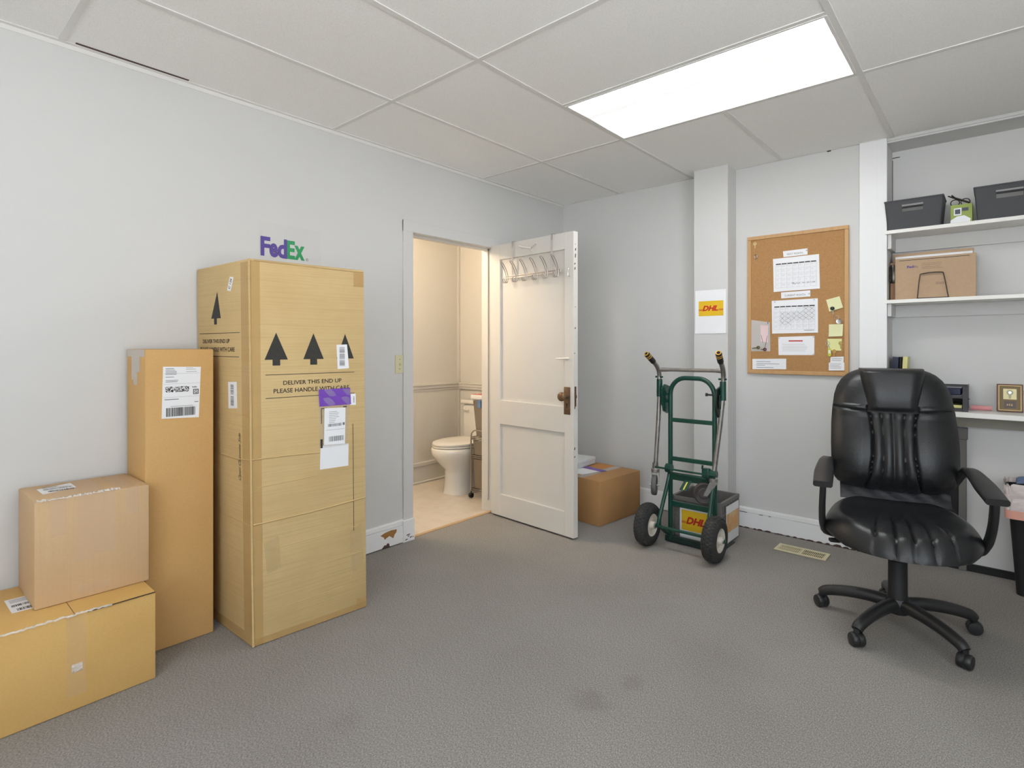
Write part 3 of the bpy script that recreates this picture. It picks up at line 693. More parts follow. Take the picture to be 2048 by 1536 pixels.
# ------------------------------------------------------------------ cartons
def carton(name, label, mt, base, top, z0, z1, bevel=0.004, floor_z=None):
    """base/top: four corners front-left, front-right, back-right, back-left seen from the room (x, y)"""
    loc = (sum(p[0] for p in base) / 4, sum(p[1] for p in base) / 4, z0)
    t = thing(name, label, 'box', loc)
    o = MB(loc)
    b = bmesh.new()
    v = [b.verts.new((p[0], p[1], z0 + 0.001)) for p in base] + [b.verts.new((p[0], p[1], z1)) for p in top]
    for q in ((3, 2, 1, 0), (4, 5, 6, 7), (0, 1, 5, 4), (1, 2, 6, 5), (2, 3, 7, 6), (3, 0, 4, 7)): b.faces.new([v[i] for i in q])
    bmesh.ops.recalc_face_normals(b, faces=b.faces)
    bmesh.ops.bevel(b, geom=list(b.edges), offset=bevel, segments=2, affect='EDGES', profile=0.5)
    o.join(b); o.build('carton_body', mt, t, 30)
    return t, loc
def face_frame(base, top, i, j, z0, z1):
    a = Vector((base[i][0], base[i][1], z0)); c = Vector((base[j][0], base[j][1], z0)); u = Vector((top[i][0], top[i][1], z1))
    F = Fr(a, c - a, (u - a)); return F, (c - a).length
def label_print(lab, F, loc, u0, v0, u1, v1, rows=9, code='bars', n=0.0012):
    o = MB(loc); wd, h = u1 - u0, v1 - v0
    o.lines(F, u0 + wd * 0.08, u0 + wd * 0.5, [v1 - h * (0.06 + 0.045 * i) for i in range(rows)], h * 0.012, n, 0.5)
    o.bars(F, u0 + wd * 0.12, v0 + h * 0.05, u1 - wd * 0.1, v0 + h * 0.2, 40, n)
    return o.build('label_print', M['ink'], lab)

# the tall carton
bB = [(0.540, -2.930), (0.583, -2.408), (0.052, -2.40), (0.012, -2.944)]
bT = [(0.539, -2.946), (0.582, -2.422), (0.05, -2.416), (0.011, -2.960)]
t, L0 = carton('tall_carton', 'tallest tan carton printed with three black arrow trees on front', M['kraft_big'], bB, bT, 0, 1.612, 0.006)
FF, wF = face_frame(bB, bT, 0, 1, 0, 1.612); FS2, wS = face_frame(bB, bT, 3, 0, 0, 1.612)
for cx, hw in ((0.108, 0.049), (0.272, 0.047), (0.424, 0.043)):
    o = MB(L0); o.prism(FF, [(cx - hw, 1.192), (cx - 0.016, 1.192), (cx - 0.016, 1.167), (cx + 0.016, 1.167), (cx + 0.016, 1.192), (cx + hw, 1.192), (cx, 1.307)], 0.0002, 0.0006); o.build('arrow_print', M['ink'], t)
o = MB(L0); o.prism(FS2, [(0.158, 1.374), (0.188, 1.374), (0.188, 1.347), (0.217, 1.347), (0.217, 1.374), (0.257, 1.374), (0.224, 1.492)], 0.0002, 0.0006)
o.build('arrow_print', M['ink'], t)
o = MB(L0)
o.rect(FF, 0.062, 1.127, 0.47, 1.1295); o.rect(FF, 0.062, 1.028, 0.47, 1.0305)
o.text(FF, 'DELIVER THIS END UP', 0.136, 1.083, 0.404, 1.101, 0.001, 0.012); o.text(FF, 'PLEASE HANDLE WITH CARE', 0.095, 1.049, 0.442, 1.068, 0.001, 0.012)
o.rect(FS2, 0.026, 1.306, 0.442, 1.3085); o.rect(FS2, 0.03, 1.203, 0.432, 1.2055)
o.text(FS2, 'DELIVER THIS END UP', 0.065, 1.263, 0.345, 1.281, 0.001, 0.012); o.text(FS2, 'PLEASE HANDLE WITH CARE', 0.037, 1.226, 0.392, 1.245, 0.001, 0.012)
FO = Fr(FS2(0.447, 0.675), FS2(0, 1) - FS2(0, 0), FS2(-1, 0) - FS2(0, 0))
o.text(FO, 'Open Opposite Side', 0, 0, 0.2, 0.03, 0.001, 0.0, 0.4)
o.build('lettering', M['ink'], t)
o = MB(L0); o.srect(FF, 0.002, 0.005, 0.043, 1.605, 0.0009); o.srect(FF, 0.47, 1.53, 0.522, 1.596, 0.0009); o.srect(FF, 0.47, 0.005, 0.522, 0.055, 0.0009)
o.srect(FF, 0.0, 0.004, 0.52, 0.03, 0.0006); o.srect(FS2, 0.455, 0.05, 0.525, 1.6, 0.0009); o.srect(FS2, 0.05, 0.003, 0.525, 0.05, 0.0007)
o.build('packing_tape', M['tapebrown'], t)
o = MB(L0)                                      # creases and the slit in the front board
def crease(F, pts, r): o.tube([F(u, v, r * 0.15) for u, v in pts], r, 6)
crease(FF, [(0.0, 0.779), (0.15, 0.777), (0.294, 0.772)], 0.003); crease(FF, [(0.008, 0.508), (0.25, 0.512), (0.52, 0.527)], 0.0035); crease(FF, [(0.02, 0.66), (0.3, 0.67)], 0.0016)
crease(FF, [(0.1, 0.39), (0.48, 0.4)], 0.0014); crease(FF, [(0.04, 0.13), (0.4, 0.135)], 0.0012); crease(FF, [(0.3, 0.27), (0.5, 0.275)], 0.001)
crease(FS2, [(0.25, 0.772), (0.4, 0.768), (0.525, 0.779)], 0.003); crease(FS2, [(0.3, 0.505), (0.525, 0.508)], 0.002); crease(FS2, [(0.25, 0.6), (0.42, 0.61)], 0.0012); crease(FS2, [(0.4, 0.955), (0.52, 0.955)], 0.001)
crease(FF, [(0.002, 0.004), (0.0, 0.5), (0.001, 1.0), (0.0, 1.605)], 0.0045); crease(FF, [(0.02, 1.606), (0.3, 1.604), (0.52, 1.603)], 0.004)
o.build('creases', M['kraft_big'], t, 60)
o = MB(L0); o.rect(FF, 0.4585, 0.38, 0.461, 0.885, 0.0001, 0.0005); o.build('slit', M['darkgap'], t)
o = MB(L0); o.prism(FF, [(0.05, 0.42), (0.11, 0.44), (0.12, 0.3), (0.06, 0.29)], 0.0001, 0.0004); SCM = mat('scuffed_board', (228, 206, 160), 0.6, alpha=0.16, mottle=(30, 0.8, (196, 168, 116))); o.build('scuff', SCM, t)
o = MB(L0); o.prism(FF, [(0.44, 0.38), (0.5, 0.41), (0.51, 0.24), (0.45, 0.16)], 0.0001, 0.0004); o.build('scuff', SCM, t)
def sticker(par, F, loc, poly, name='sticker', m=None, n=0.0011):
    o = MB(loc); o.prism(F, poly, 0.0003, n); return o.build(name, m or M['paper'], par)
s1 = sticker(t, FF, L0, [(0.386, 1.144), (0.442, 1.147), (0.438, 1.2), (0.433, 1.258), (0.381, 1.256)])
o = MB(L0)
for k in range(3): o.bars(Fr(FF(0.395, 1.158 + k * 0.031), FF.V, -FF.U), 0, -0.026, 0.026, 0.0, 16, 0.0015)
o.build('barcode', M['inkgrey'], s1)
s1 = sticker(t, FS2, L0, [(0.328, 0.979), (0.411, 0.985), (0.408, 1.098), (0.326, 1.094)])
o = MB(L0)
for k in range(2): o.bars(Fr(FS2(0.35, 0.992 + k * 0.05), FS2.V, -FS2.U), 0, -0.03, 0.042, 0.0, 22, 0.0015)
o.build('barcode', M['inkgrey'], s1)
s1 = sticker(t, FS2, L0, [(0.326, 1.492), (0.36, 1.487), (0.388, 1.545), (0.354, 1.55)])
o = MB(L0); FR2 = Fr(FS2(0.357, 1.519), FS2.U * 0.5 + FS2.V, FS2.V * 0.5 - FS2.U); o.text(FR2, 'C 126', -0.024, -0.008, 0.024, 0.008, 0.0016, 0.02); o.build('sticker_print', M['navy'], s1)
s1 = sticker(t, FF, L0, [(0.446, 0.974), (0.476, 0.973), (0.475, 1.026), (0.446, 1.026)])
o = MB(L0); o.bars(Fr(FF(0.468, 0.985), FF.V, -FF.U), 0, 0, 0.03, 0.006, 14, 0.0015); o.build('barcode', M['inkgrey'], s1)
o = MB(L0); o.sheet(FF, [(0.294, 0.79), (0.433, 0.79), (0.446, 1.05), (0.292, 1.057)], 0.003); pouch = o.build('document_pouch', M['film'], t)
o = MB(L0); o.grid(lambda a, b: FF(0.292 + 0.154 * a + 0.004 * (1 - b), 0.978 + b * 0.077, 0.0032 + 0.0012 * math.sin(a * 11 + b * 5) * math.sin(b * 6)), 24, 12); o.build('pouch_flap', M['purplefilm'], pouch, 60)
o = MB(L0); o.prism(FF, [(0.315, 0.802), (0.417, 0.797), (0.421, 0.965), (0.319, 0.969)], 0.0032, 0.0042); o.build('shipping_slip', M['paper'], pouch)
o = MB(L0); o.bars(FF, 0.335, 0.883, 0.4, 0.896, 40, 0.0046); o.build('barcode', M['inkgrey'], pouch); o = MB(L0); o.bars(FF, 0.338, 0.815, 0.41, 0.838, 34, 0.0046); o.build('barcode', M['inkgrey'], pouch); o = MB(L0); o.lines(FF, 0.34, 0.39, [0.95 - 0.008 * i for i in range(7)], 0.0016, 0.0046, 0.5); o.lines(FF, 0.325, 0.415, [0.868], 0.001, 0.0046); o.rect(FF, 0.406, 0.885, 0.416, 0.897, 0.0042, 0.0046); o.build('slip_print', M['inkgrey'], pouch)
for q in ((0.302, 0.966, 0.33, 0.97), (0.41, 0.966, 0.428, 0.971), (0.299, 0.79, 0.309, 0.83), (0.303, 0.9, 0.306, 0.965)): o = MB(L0); o.rect(FF, *q, 0.003, 0.0034); o.build('pouch_print', M['ink'], pouch)
sticker(t, FF, L0, [(0.296, 0.694), (0.434, 0.692), (0.436, 0.795), (0.3, 0.8)], 'blank_paper', M['papergloss'], 0.0016)

# slim carton with the shipping label
bB = [(0.270, -3.241), (0.280, -2.985), (0.030, -2.978), (0.022, -3.241)]
t, L0 = carton('slim_carton', 'slim upright orange-tan carton with large white shipping label', M['kraft_slim'], bB, bB, 0, 1.237, 0.005)
FF, wF = face_frame(bB, bB, 0, 1, 0, 1.237); FS2, wS = face_frame(bB, bB, 3, 0, 0, 1.237)
lab = sticker(t, FF, L0, [(0.058, 0.951), (0.197, 0.945), (0.205, 1.161), (0.063, 1.165)], 'shipping_label', M['papergloss'])
o = MB(L0)
o.rect(FF, 0.0665, 1.057, 0.069, 1.082); o.rect(FF, 0.162, 1.057, 0.1645, 1.082); o.speck(FF, 0.071, 1.058, 0.16, 1.081, 44, 10, 0.0015); o.build('matrix_code', M['ink'], lab)
o = MB(L0); o.bars(FF, 0.074, 0.957, 0.184, 0.993, 60, 0.0015); o.build('barcode', M['ink'], lab)
o = MB(L0); o.rect(FF, 0.175, 1.045, 0.196, 1.048, 0.001, 0.0015); o.rect(FF, 0.175, 1.064, 0.196, 1.067, 0.001, 0.0015); o.rect(FF, 0.175, 1.045, 0.178, 1.067, 0.001, 0.0015); o.rect(FF, 0.193, 1.045, 0.196, 1.067, 0.001, 0.0015)
o.text(FF, 'G', 0.18, 1.049, 0.191, 1.063, 0.0015, 0.03); o.build('letter_mark', M['ink'], lab)
o = MB(L0); o.text(FF, 'FedEx', 0.171, 1.073, 0.19, 1.079, 0.0015, 0.03)
o.build('label_logo', M['ink'], lab)
o = MB(L0)
o.lines(FF, 0.072, 0.12, [1.156, 1.15, 1.144, 1.138, 1.132, 1.121, 1.107, 1.101], 0.0022, 0.0015, 0.45); o.lines(FF, 0.148, 0.19, [1.158, 1.152, 1.142], 0.0014, 0.0015, 0.5)
o.lines(FF, 0.066, 0.2, [1.135, 1.037, 1.0985 - 0.006], 0.0006, 0.0014); o.lines(FF, 0.068, 0.12, [1.028], 0.003, 0.0015); o.lines(FF, 0.18, 0.195, [1.013], 0.003, 0.0015); o.lines(FF, 0.09, 0.175, [0.9985], 0.0016, 0.0015)
o.build('label_text', M['inkgrey'], lab)
o = MB(L0); o.sheet(FS2, [(0.005, 1.206), (0.07, 1.206), (0.07, 1.108), (0.097, 1.108), (0.097, 1.087), (0.146, 1.089), (0.146, 1.14), (0.183, 1.145), (0.183, 1.206), (0.242, 1.206), (0.244, 1.236), (0.003, 1.236)], 0.001); o.build('packing_tape', M['tapewhite'], t)

# low carton, with the pale one on top
bB = [(0.478, -4.12), (0.476, -3.262), (0.022, -3.258), (0.022, -4.12)]
LH = 0.327
t, L0 = carton('low_carton', 'wide low golden carton on the carpet at the far left', M['kraft_low'], bB, bB, 0, LH, 0.005)
FF, wF = face_frame(bB, bB, 0, 1, 0, LH); FT = Fr((0.478, -4.12, LH), (0, 1, 0), (-1, 0, 0))
uu = wF - 0.428
o = MB(L0); o.srect(FF, uu + 0.163, 0.05, uu + 0.216, LH - 0.002, 0.0009); o.build('packing_tape', M['tape'], t)
def crinkle(o, F, u0, u1, n, wd, amp):
    g0 = [random.uniform(-1, 1) for _ in range(60)]
    f = lambda a, b: F(lerp(u0, u1, a), -wd * 0.4 + wd * b + 0.004 * g0[int(a * 57)], 0.0015 + amp * abs(g0[int(a * 57) + 2]) * math.sin(b * PI))
    o.grid(f, n, 5)
o = MB(L0); FE2 = Fr(FT(0, 0, 0.0), (0, 1, 0), (-1, 0, 0.25)); crinkle(o, FE2, uu - 0.10, uu + 0.29, 60, 0.011, 0.006)
o.grid(lambda a, b: FF(uu + 0.176 + 0.03 * a, 0.13 + 0.03 * b, 0.001 + 0.003 * abs(math.sin(a * 9 + b * 5) * math.sin(b * 7))), 12, 12)
o.build('crinkled_tape', M['tapeshine'], t, 40)
o = MB(L0); o.rect(FT, uu + 0.1855, 0.0, uu + 0.187, 0.45, 0.0001, 0.0004); o.rect(FT, uu + 0.22, -0.002, uu + 0.425, 0.0015, -0.0015, 0.0006); o.build('seam', M['darkgap'], t)
lab = sticker(t, Fr((0, 0, LH), (0, 1, 0), (-1, 0, 0)), L0, [(-3.646, -0.300), (-3.56, -0.305), (-3.55, -0.16), (-3.65, -0.155)], 'shipping_label', M['papergloss'])
o = MB(L0); FL2 = Fr((0, 0, LH), (0, 1, 0), (-1, 0, 0)); o.bars(FL2, -3.64, -0.245, -3.565, -0.225, 40, 0.0015); o.build('barcode', M['ink'], lab); o = MB(L0); o.bars(FL2, -3.63, -0.292, -3.57, -0.268, 30, 0.0015); o.build('barcode', M['ink'], lab); o = MB(L0); o.lines(FL2, -3.64, -3.57, [-0.17, -0.18, -0.19, -0.2], 0.002, 0.0015, 0.4); o.build('label_print', M['ink'], lab)

bB = [(0.338, -3.593), (0.344, -3.247), (0.044, -3.249), (0.04, -3.597)]
MT = 0.705
t, L0 = carton('pale_carton', 'pale tan carton stacked on the wide low carton', M['kraft_mid'], bB, bB, LH, MT, 0.005)
FF, wF = face_frame(bB, bB, 0, 1, LH, MT); FT = Fr((0, 0, MT), (0, 1, 0), (-1, 0, 0))
o = MB(L0)
hh = MT - LH
o.sheet(FF, [(0.117, hh), (0.235, hh), (0.235, hh - 0.225), (0.165, hh - 0.225), (0.165, hh - 0.24), (0.117, hh - 0.24)], 0.0009)
o.srect(FF, 0.045, hh - 0.13, 0.09, hh, 0.0009); o.srect(FF, 0.27, hh - 0.1, 0.31, hh, 0.0009); o.srect(FF, 0.12, 0.02, 0.22, 0.05, 0.0009)
o.srect(FT, -3.535, -0.33, -3.38, -0.06, 0.0009); o.srect(FT, -3.345, -0.33, -3.28, -0.05, 0.0009)
o.build('packing_tape', mat('pale_clear_tape', (238, 216, 194), 0.2, alpha=0.15, bump=(12, 0.1, 0.003)), t)
o = MB(L0); FE2 = Fr((0.341, -3.593, MT), (0, 1, 0), (-1, 0, 0.25)); crinkle(o, FE2, 0.005, 0.25, 56, 0.012, 0.008); o.build('crinkled_tape', M['tapeshine'], t, 40)
lab = sticker(t, FT, L0, [(-3.552, -0.225), (-3.447, -0.185), (-3.447, -0.085), (-3.555, -0.12)], 'shipping_label', M['papergloss'])
o = MB(L0); FL3 = Fr((0.16, -3.5, MT), (0.05, 1, 0), (-1, 0.05, 0)); o.bars(FL3, -0.04, 0.0, 0.045, 0.015, 40, 0.0015); o.build('barcode', M['ink'], lab); o = MB(L0); o.bars(FL3, -0.03, -0.045, 0.045, -0.02, 30, 0.0015); o.build('barcode', M['ink'], lab); o = MB(L0); o.lines(FL3, -0.04, 0.04, [0.05, 0.04, 0.03], 0.002, 0.0015, 0.5); o.build('label_print', M['ink'], lab)

# carton behind the door with a flat mailer on it
a = math.radians(5.0); cx, cy = 0.793, -0.674
ux, uy = (math.sin(a), math.cos(a)), (-math.cos(a), math.sin(a))
P = lambda p, q: (cx + ux[0] * p + uy[0] * q, cy + ux[1] * p + uy[1] * q)
bB = [P(0, 0), P(0.5, 0), P(0.5, 0.6), P(0, 0.6)]
CH = 0.315
t, L0 = carton('carton', 'brown carton on the carpet behind the open door', M['kraft_far'], bB, bB, 0, CH, 0.004)
FTc = Fr((bB[0][0], bB[0][1], CH), (ux[0], ux[1], 0), (uy[0], uy[1], 0))
o = MB(L0); o.srect(FTc, 0.0, 0.155, 0.5, 0.215, 0.0009); o.build('packing_tape', M['tapewhite'], t)
o = MB(L0); o.sheet(FTc, [(0.05, 0.2), (0.29, 0.15), (0.32, 0.36), (0.06, 0.38)], 0.003); po = o.build('document_pouch', M['film'], t)
o = MB(L0); o.prism(FTc, [(0.07, 0.21), (0.235, 0.18), (0.24, 0.34), (0.07, 0.36)], 0.0032, 0.004); o.build('shipping_slip', M['paper'], po)
o = MB(L0); o.prism(FTc, [(0.238, 0.165), (0.288, 0.152), (0.318, 0.345), (0.25, 0.36)], 0.0034, 0.0045); o.build('pouch_flap', M['purplefilm'], po)
o = MB(L0); o.lathe(FTc(0.43, 0.27), (0, 0, 1), [(0.012, 0), (0.012, 0.001), (0, 0.001)], 14); o.prism(FTc, [(0.335, 0.225), (0.485, 0.22), (0.49, 0.34), (0.35, 0.36)], 0.0002, 0.0005); o.build('bright_patch', mat('orange_brown_board', (196, 132, 70), 0.7), t)  # the carton board itself, a brighter tone here, plus a small dot
t = thing('flat_mailer', 'pale grey flat mailer box lying on the carton behind the door', 'box', (0.315, -0.34, CH + 0.005), math.radians(4))
o = MB(); o.box((-0.15, -0.13, 0), (0.15, 0.13, 0.05), 0.004); o.build('mailer_body', mat('pale_grey_board', (206, 208, 208), 0.6), t)
o = MB(); o.box((-0.152, -0.132, 0.03), (0.152, 0.132, 0.054), 0.004); o.build('mailer_lid', mat('white_grey_board', (214, 216, 216), 0.6), t)

# ------------------------------------------------------------------ hand truck (convertible, wheels to the room)
HT = (1.43, -0.62, 0.0)
t = thing('hand_truck', 'green hand truck with aluminium side handles and two air tyres', 'hand truck', HT)
YU = -0.62
XL, XRt = 1.288, 1.572
o = MB(HT)                                       # bent tube frame
arc = [(XL, YU, 0.02), (XL, YU, 0.93)] + [(XL + 0.1 * (1 - math.cos(q)), YU, 0.945 + 0.105 * math.sin(q)) for q in [PI / 2 * i / 8 for i in range(9)]]
arc2 = [(XRt - 0.1 * (1 - math.cos(q)), YU, 0.945 + 0.105 * math.sin(q)) for q in [PI / 2 * i / 8 for i in range(9)]]
o.tube(arc + list(reversed(arc2)) + [(XRt, YU, 0.93), (XRt, YU, 0.02)], 0.0145, 14)
o.build('frame', M['green'], t, 50)
for z in (0.782, 0.536):
    o = MB(HT); o.box((XL, YU - 0.006, z - 0.013), (XRt, YU + 0.012, z + 0.013), 0.003); o.build('rung', M['green'], t)
o = MB(HT)
o.box((XL - 0.01, YU - 0.022, 0.405), (XRt + 0.002, YU - 0.004, 0.452), 0.004); o.box((XL, YU - 0.035, 0.44), (XRt - 0.04, YU - 0.018, 0.448), 0.002)
o.box((XL, YU - 0.01, 0.235), (XRt, YU + 0.012, 0.268), 0.003)
o.build('cross_channel', M['green'], t)
o = MB(HT); o.hexa([(1.395, YU - 0.03, 0.415), (1.445, YU - 0.03, 0.415), (1.445, YU - 0.026, 0.415), (1.395, YU - 0.026, 0.415), (1.395, YU - 0.03, 0.416), (1.445, YU - 0.03, 0.416), (1.445, YU - 0.026, 0.416), (1.395, YU - 0.026, 0.416)])
o.hexa([(1.378, YU - 0.07, 0.362), (1.424, YU - 0.07, 0.362), (1.424, YU - 0.066, 0.360), (1.378, YU - 0.066, 0.360), (1.395, YU - 0.028, 0.418), (1.441, YU - 0.028, 0.418), (1.441, YU - 0.024, 0.416), (1.395, YU - 0.024, 0.416)])
pd = o.build('release_pedal', M['green'], t)
o = MB(HT); o.hexa([(1.401, YU - 0.0695, 0.3675), (1.409, YU - 0.0695, 0.3675), (1.409, YU - 0.0690, 0.3665), (1.401, YU - 0.0690, 0.3665), (1.4115, YU - 0.037, 0.409), (1.4195, YU - 0.037, 0.409), (1.4195, YU - 0.0365, 0.408), (1.4115, YU - 0.0365, 0.408)]); o.build('pedal_sticker', mat('yellow_sticker', (226, 220, 90), 0.5), pd)
o = MB(HT); o.tube([(1.205, YU - 0.045, 0.475), (1.60, YU - 0.045, 0.475)], 0.006, 10)
for x in (XL, XRt): o.lathe((x - 0.018, YU - 0.02, 0.475), (1, 0, 0), [(0, 0), (0.028, 0), (0.028, 0.036), (0, 0.036)], 20)
o.box((1.51, YU - 0.05, 0.455), (1.555, YU - 0.01, 0.51), 0.006); o.tube([(1.515, YU - 0.05, 0.51), (1.52, YU - 0.055, 0.53)], 0.006, 8)
o.build('pivot_rod', M['green'], t, 40)
for side, x, xp in ((-1, XL, 1.213), (1, XRt, 1.622)):     # pivot plates between frame and handle
    o = MB(HT)
    xa, xb = (xp, x) if side < 0 else (x, xp)
    pl = [(0.055 * math.cos(q), 0.055 * math.sin(q)) for q in [PI * i / 10 + PI for i in range(11)]]
    FPp = Fr(((xa + xb) / 2 - 0.004 + (0.012 if side < 0 else -0.004), YU, 0.915), (0, -1, 0), (0, 0, 1)) if side < 0 else Fr(((xa + xb) / 2 + 0.002, YU, 0.915), (0, 1, 0), (0, 0, 1))
    o.prism(FPp, [(0.066, 0.066), (0.02, 0.092), (-0.045, 0.076), (-0.06, 0.0), (-0.05, -0.055), (-0.01, -0.095), (0.034, -0.078), (0.06, -0.02)], -0.006, 0.006)
    o.prism(FPp, [(0.05, 0.03), (0.02, 0.05), (-0.03, 0.04), (-0.04, 0.0), (-0.03, -0.04), (0.02, -0.05), (0.045, -0.02)], 0.012, 0.018)
    o.tube([(xa, YU, 0.945), (xb, YU, 0.945)], 0.008, 8); o.tube([(xa, YU, 0.90), (xb, YU, 0.90)], 0.01, 8)
    if side > 0: o.tube([(x - 0.045, YU - 0.012, 0.955), (x, YU - 0.012, 0.955)], 0.006, 8); o.lathe((x - 0.05, YU - 0.012, 0.955), (1, 0, 0), [(0, 0), (0.011, 0), (0.011, 0.01), (0, 0.01)], 6)
    o.build('pivot_bracket', M['green'] if side < 0 else mat('dark_bracket', (22, 38, 34), 0.4), t, 40)
LB = [(1.272, -0.762, 0.13), (1.278, -0.745, 0.2), (1.287, -0.66, 0.38), (1.288, -0.63, 0.455)]
for sx in (0, 1):
    o = MB(HT); o.tube(smoothpath([(2.862 - p[0] if sx else p[0], p[1], p[2]) for p in LB]), 0.012, 10); xx = (1.285, 1.575)[sx]; o.tube([(xx, -0.75, 0.128), (xx, -0.70, 0.09), (xx, -0.6, 0.04)], 0.012, 10)
    o.build('wheel_strut', M['green'], t, 50)
o = MB(HT); o.tube([(1.165, -0.765, 0.132), (1.69, -0.765, 0.132)], 0.0095, 12); o.build('axle', M['green'], t, 50)
for x0, side in ((1.203, -1), (1.627, 1)):
    o = MB(HT)
    R = 0.131
    prof = []
    for i in range(15):
        q = -PI * 0.62 + PI * 1.24 * i / 14
        prof.append((0.088 + 0.043 * math.cos(q), 0.043 * math.sin(q)))
    o.lathe((x0, -0.765, 0.132), (1, 0, 0), [(0.066, 0.02), (0.066, -0.02), (0.066, -0.033)] + prof + [(0.066, 0.033), (0.066, 0.02)], 48, caps=False)
    k = 36                                       # tread blocks
    for i in range(k):
        for j, (h, rr) in enumerate(((-0.026, 0.1235), (-0.009, 0.1295), (0.009, 0.1295), (0.026, 0.1235))):
            q = 2 * PI * (i + 0.5 * (j % 2)) / k
            Mx = Matrix.Translation((x0 + h, -0.765, 0.132)) @ Matrix.Rotation(q, 4, 'X') @ Matrix.Translation((0, 0, rr))
            Mx = Mx @ Matrix.Rotation({0: -0.5, 1: -0.12, 2: 0.12, 3: 0.5}[j], 4, 'Y')
            o.box((-0.0075, -0.0085, -0.004), (0.0075, 0.0085, 0.0022), 0.001, Mx, 1)
    tyre = o.build('wheel', M['rubber'], t, 50)
    o = MB(HT)
    o.lathe((x0, -0.765, 0.132), (1, 0, 0), [(0.022, -0.05), (0.024, -0.024), (0.05, -0.018), (0.064, -0.034), (0.071, -0.037), (0.0715, -0.03), (0.067, -0.02), (0.067, 0.02), (0.0715, 0.03), (0.071, 0.037), (0.064, 0.034), (0.05, 0.018), (0.024, 0.024), (0.022, 0.05)], 32)
    o.build('rim', M['rim'], tyre, 40)
    o = MB(HT); o.lathe((x0, -0.765, 0.132), (1, 0, 0), [(0, -0.056), (0.014, -0.056), (0.016, -0.044), (0.016, 0.044), (0.014, 0.056), (0, 0.056)], 20); o.build('hub', M['alu'], tyre, 40)
o = MB(HT)                                       # toe plate
o.box((1.255, -0.60, 0.0), (1.605, -0.36, 0.007), 0.002); o.box((1.255, -0.632, 0.006), (1.605, -0.605, 0.045), 0.004)
o.hexa([(1.592, -0.63, 0.004), (1.602, -0.63, 0.004), (1.602, -0.52, 0.004), (1.592, -0.52, 0.004), (1.592, -0.63, 0.13), (1.602, -0.63, 0.13), (1.602, -0.60, 0.13), (1.592, -0.60, 0.13)])
o.build('toe_plate', mat('dark_green_plate', (16, 40, 36), 0.45), t)
for side, xt, xb, ge, yb in ((-1, 1.213, 1.190, (1.192, -0.76, 1.203), -0.632), (1, 1.622, 1.572, (1.648, -0.76, 1.212), -0.640)):
    bendx = xt + (0.004 if side < 0 else 0.008)
    o = MB(HT)
    low = (xb, yb, 0.455)
    g0 = Vector(ge); d0 = (Vector((bendx, -0.655, 1.12)) - g0).normalized()
    pth = [low, ((xt * 2 + xb) / 3, YU, 0.78), (xt, YU, 0.95), (xt + 0.002 * side, YU, 1.05)] + bez((xt + 0.002 * side, YU, 1.05), (bendx, YU - 0.002, 1.105), tuple(g0 + d0 * 0.085), 8)[1:] + [tuple(g0 + d0 * 0.01)]
    o.tube(pth, 0.0145, 14)
    hd = o.build('side_handle', M['alu'], t, 50)
    o = MB(HT); o.tube([tuple(g0 + d0 * 0.088), tuple(g0 + d0 * 0.08), tuple(g0 + d0 * 0.006), tuple(g0)], [0.016, 0.0185, 0.0185, 0.017], 16); o.build('grip', M['black'], hd, 50)
    o = MB(HT)
    for q in (0.016, 0.03): o.tube([tuple(g0 + d0 * q), tuple(g0 + d0 * (q + 0.006))], 0.0189, 16)
    o.tube([tuple(g0 - d0 * 0.001), tuple(g0 + d0 * 0.004)], 0.0165, 16)
    o.build('grip_band', mat('worn_yellow_band', (206, 160, 60), 0.6), hd, 50)
    o = MB(HT); o.tube([tuple(g0 - d0 * 0.0016), tuple(g0 + d0 * 0.001)], 0.0105, 14); o.build('grip_hole', M['darkgap'], hd)
    o = MB(HT); o.tube([(xt, YU, 0.925), (xt, YU, 1.038)], 0.0185, 16); o.lathe((xt - 0.024, YU - 0.006, 1.052), (1, 0, 0), [(0, 0), (0.006, 0), (0.006, 0.048), (0, 0.048)], 8); o.build('sleeve', M['green'], hd, 50)
    # caster on the lower end of the handle
    sw = 0.35 if side < 0 else -0.95
    Rm = Matrix.Translation((xb, yb, 0.455)) @ Matrix.Rotation(sw, 4, 'Z')
    o = MB(HT)
    o.lathe((xb, yb, 0.455), (0, 0, -1), [(0.0, -0.04), (0.019, -0.04), (0.019, -0.005), (0.027, 0.0), (0.027, 0.02), (0.012, 0.026), (0, 0.026)], 18)
    for sx in (-1, 1):
        c8 = [(sx * 0.022 - 0.0015, -0.066, -0.105), (sx * 0.022 + 0.0015, -0.066, -0.105), (sx * 0.022 + 0.0015, -0.042, -0.105), (sx * 0.022 - 0.0015, -0.042, -0.105),
              (sx * 0.022 - 0.0015, -0.028, -0.02), (sx * 0.022 + 0.0015, -0.028, -0.02), (sx * 0.022 + 0.0015, 0.024, -0.02), (sx * 0.022 - 0.0015, 0.024, -0.02)]
        o.hexa([Rm @ Vector(c) for c in c8])
    o.tube([Rm @ Vector((-0.03, -0.056, -0.092)), Rm @ Vector((0.03, -0.056, -0.092))], 0.006, 10)
    cs = o.build('caster', M['alu'], t, 40)
    o = MB(HT)
    ctr = Rm @ Vector((0, -0.056, -0.092)); ax = (Rm.to_3x3() @ Vector((1, 0, 0)))
    o.lathe(ctr, ax, [(0, -0.015), (0.03, -0.015), (0.034, -0.011), (0.052, -0.013), (0.058, -0.016), (0.063, -0.011), (0.064, 0), (0.063, 0.011), (0.058, 0.016), (0.052, 0.013), (0.034, 0.011), (0.03, 0.015), (0, 0.015)], 36)
    o.build('caster_wheel', M['greyrub'] if side < 0 else mat('dark_caster_rubber', (62, 56, 55), 0.6), cs, 40)
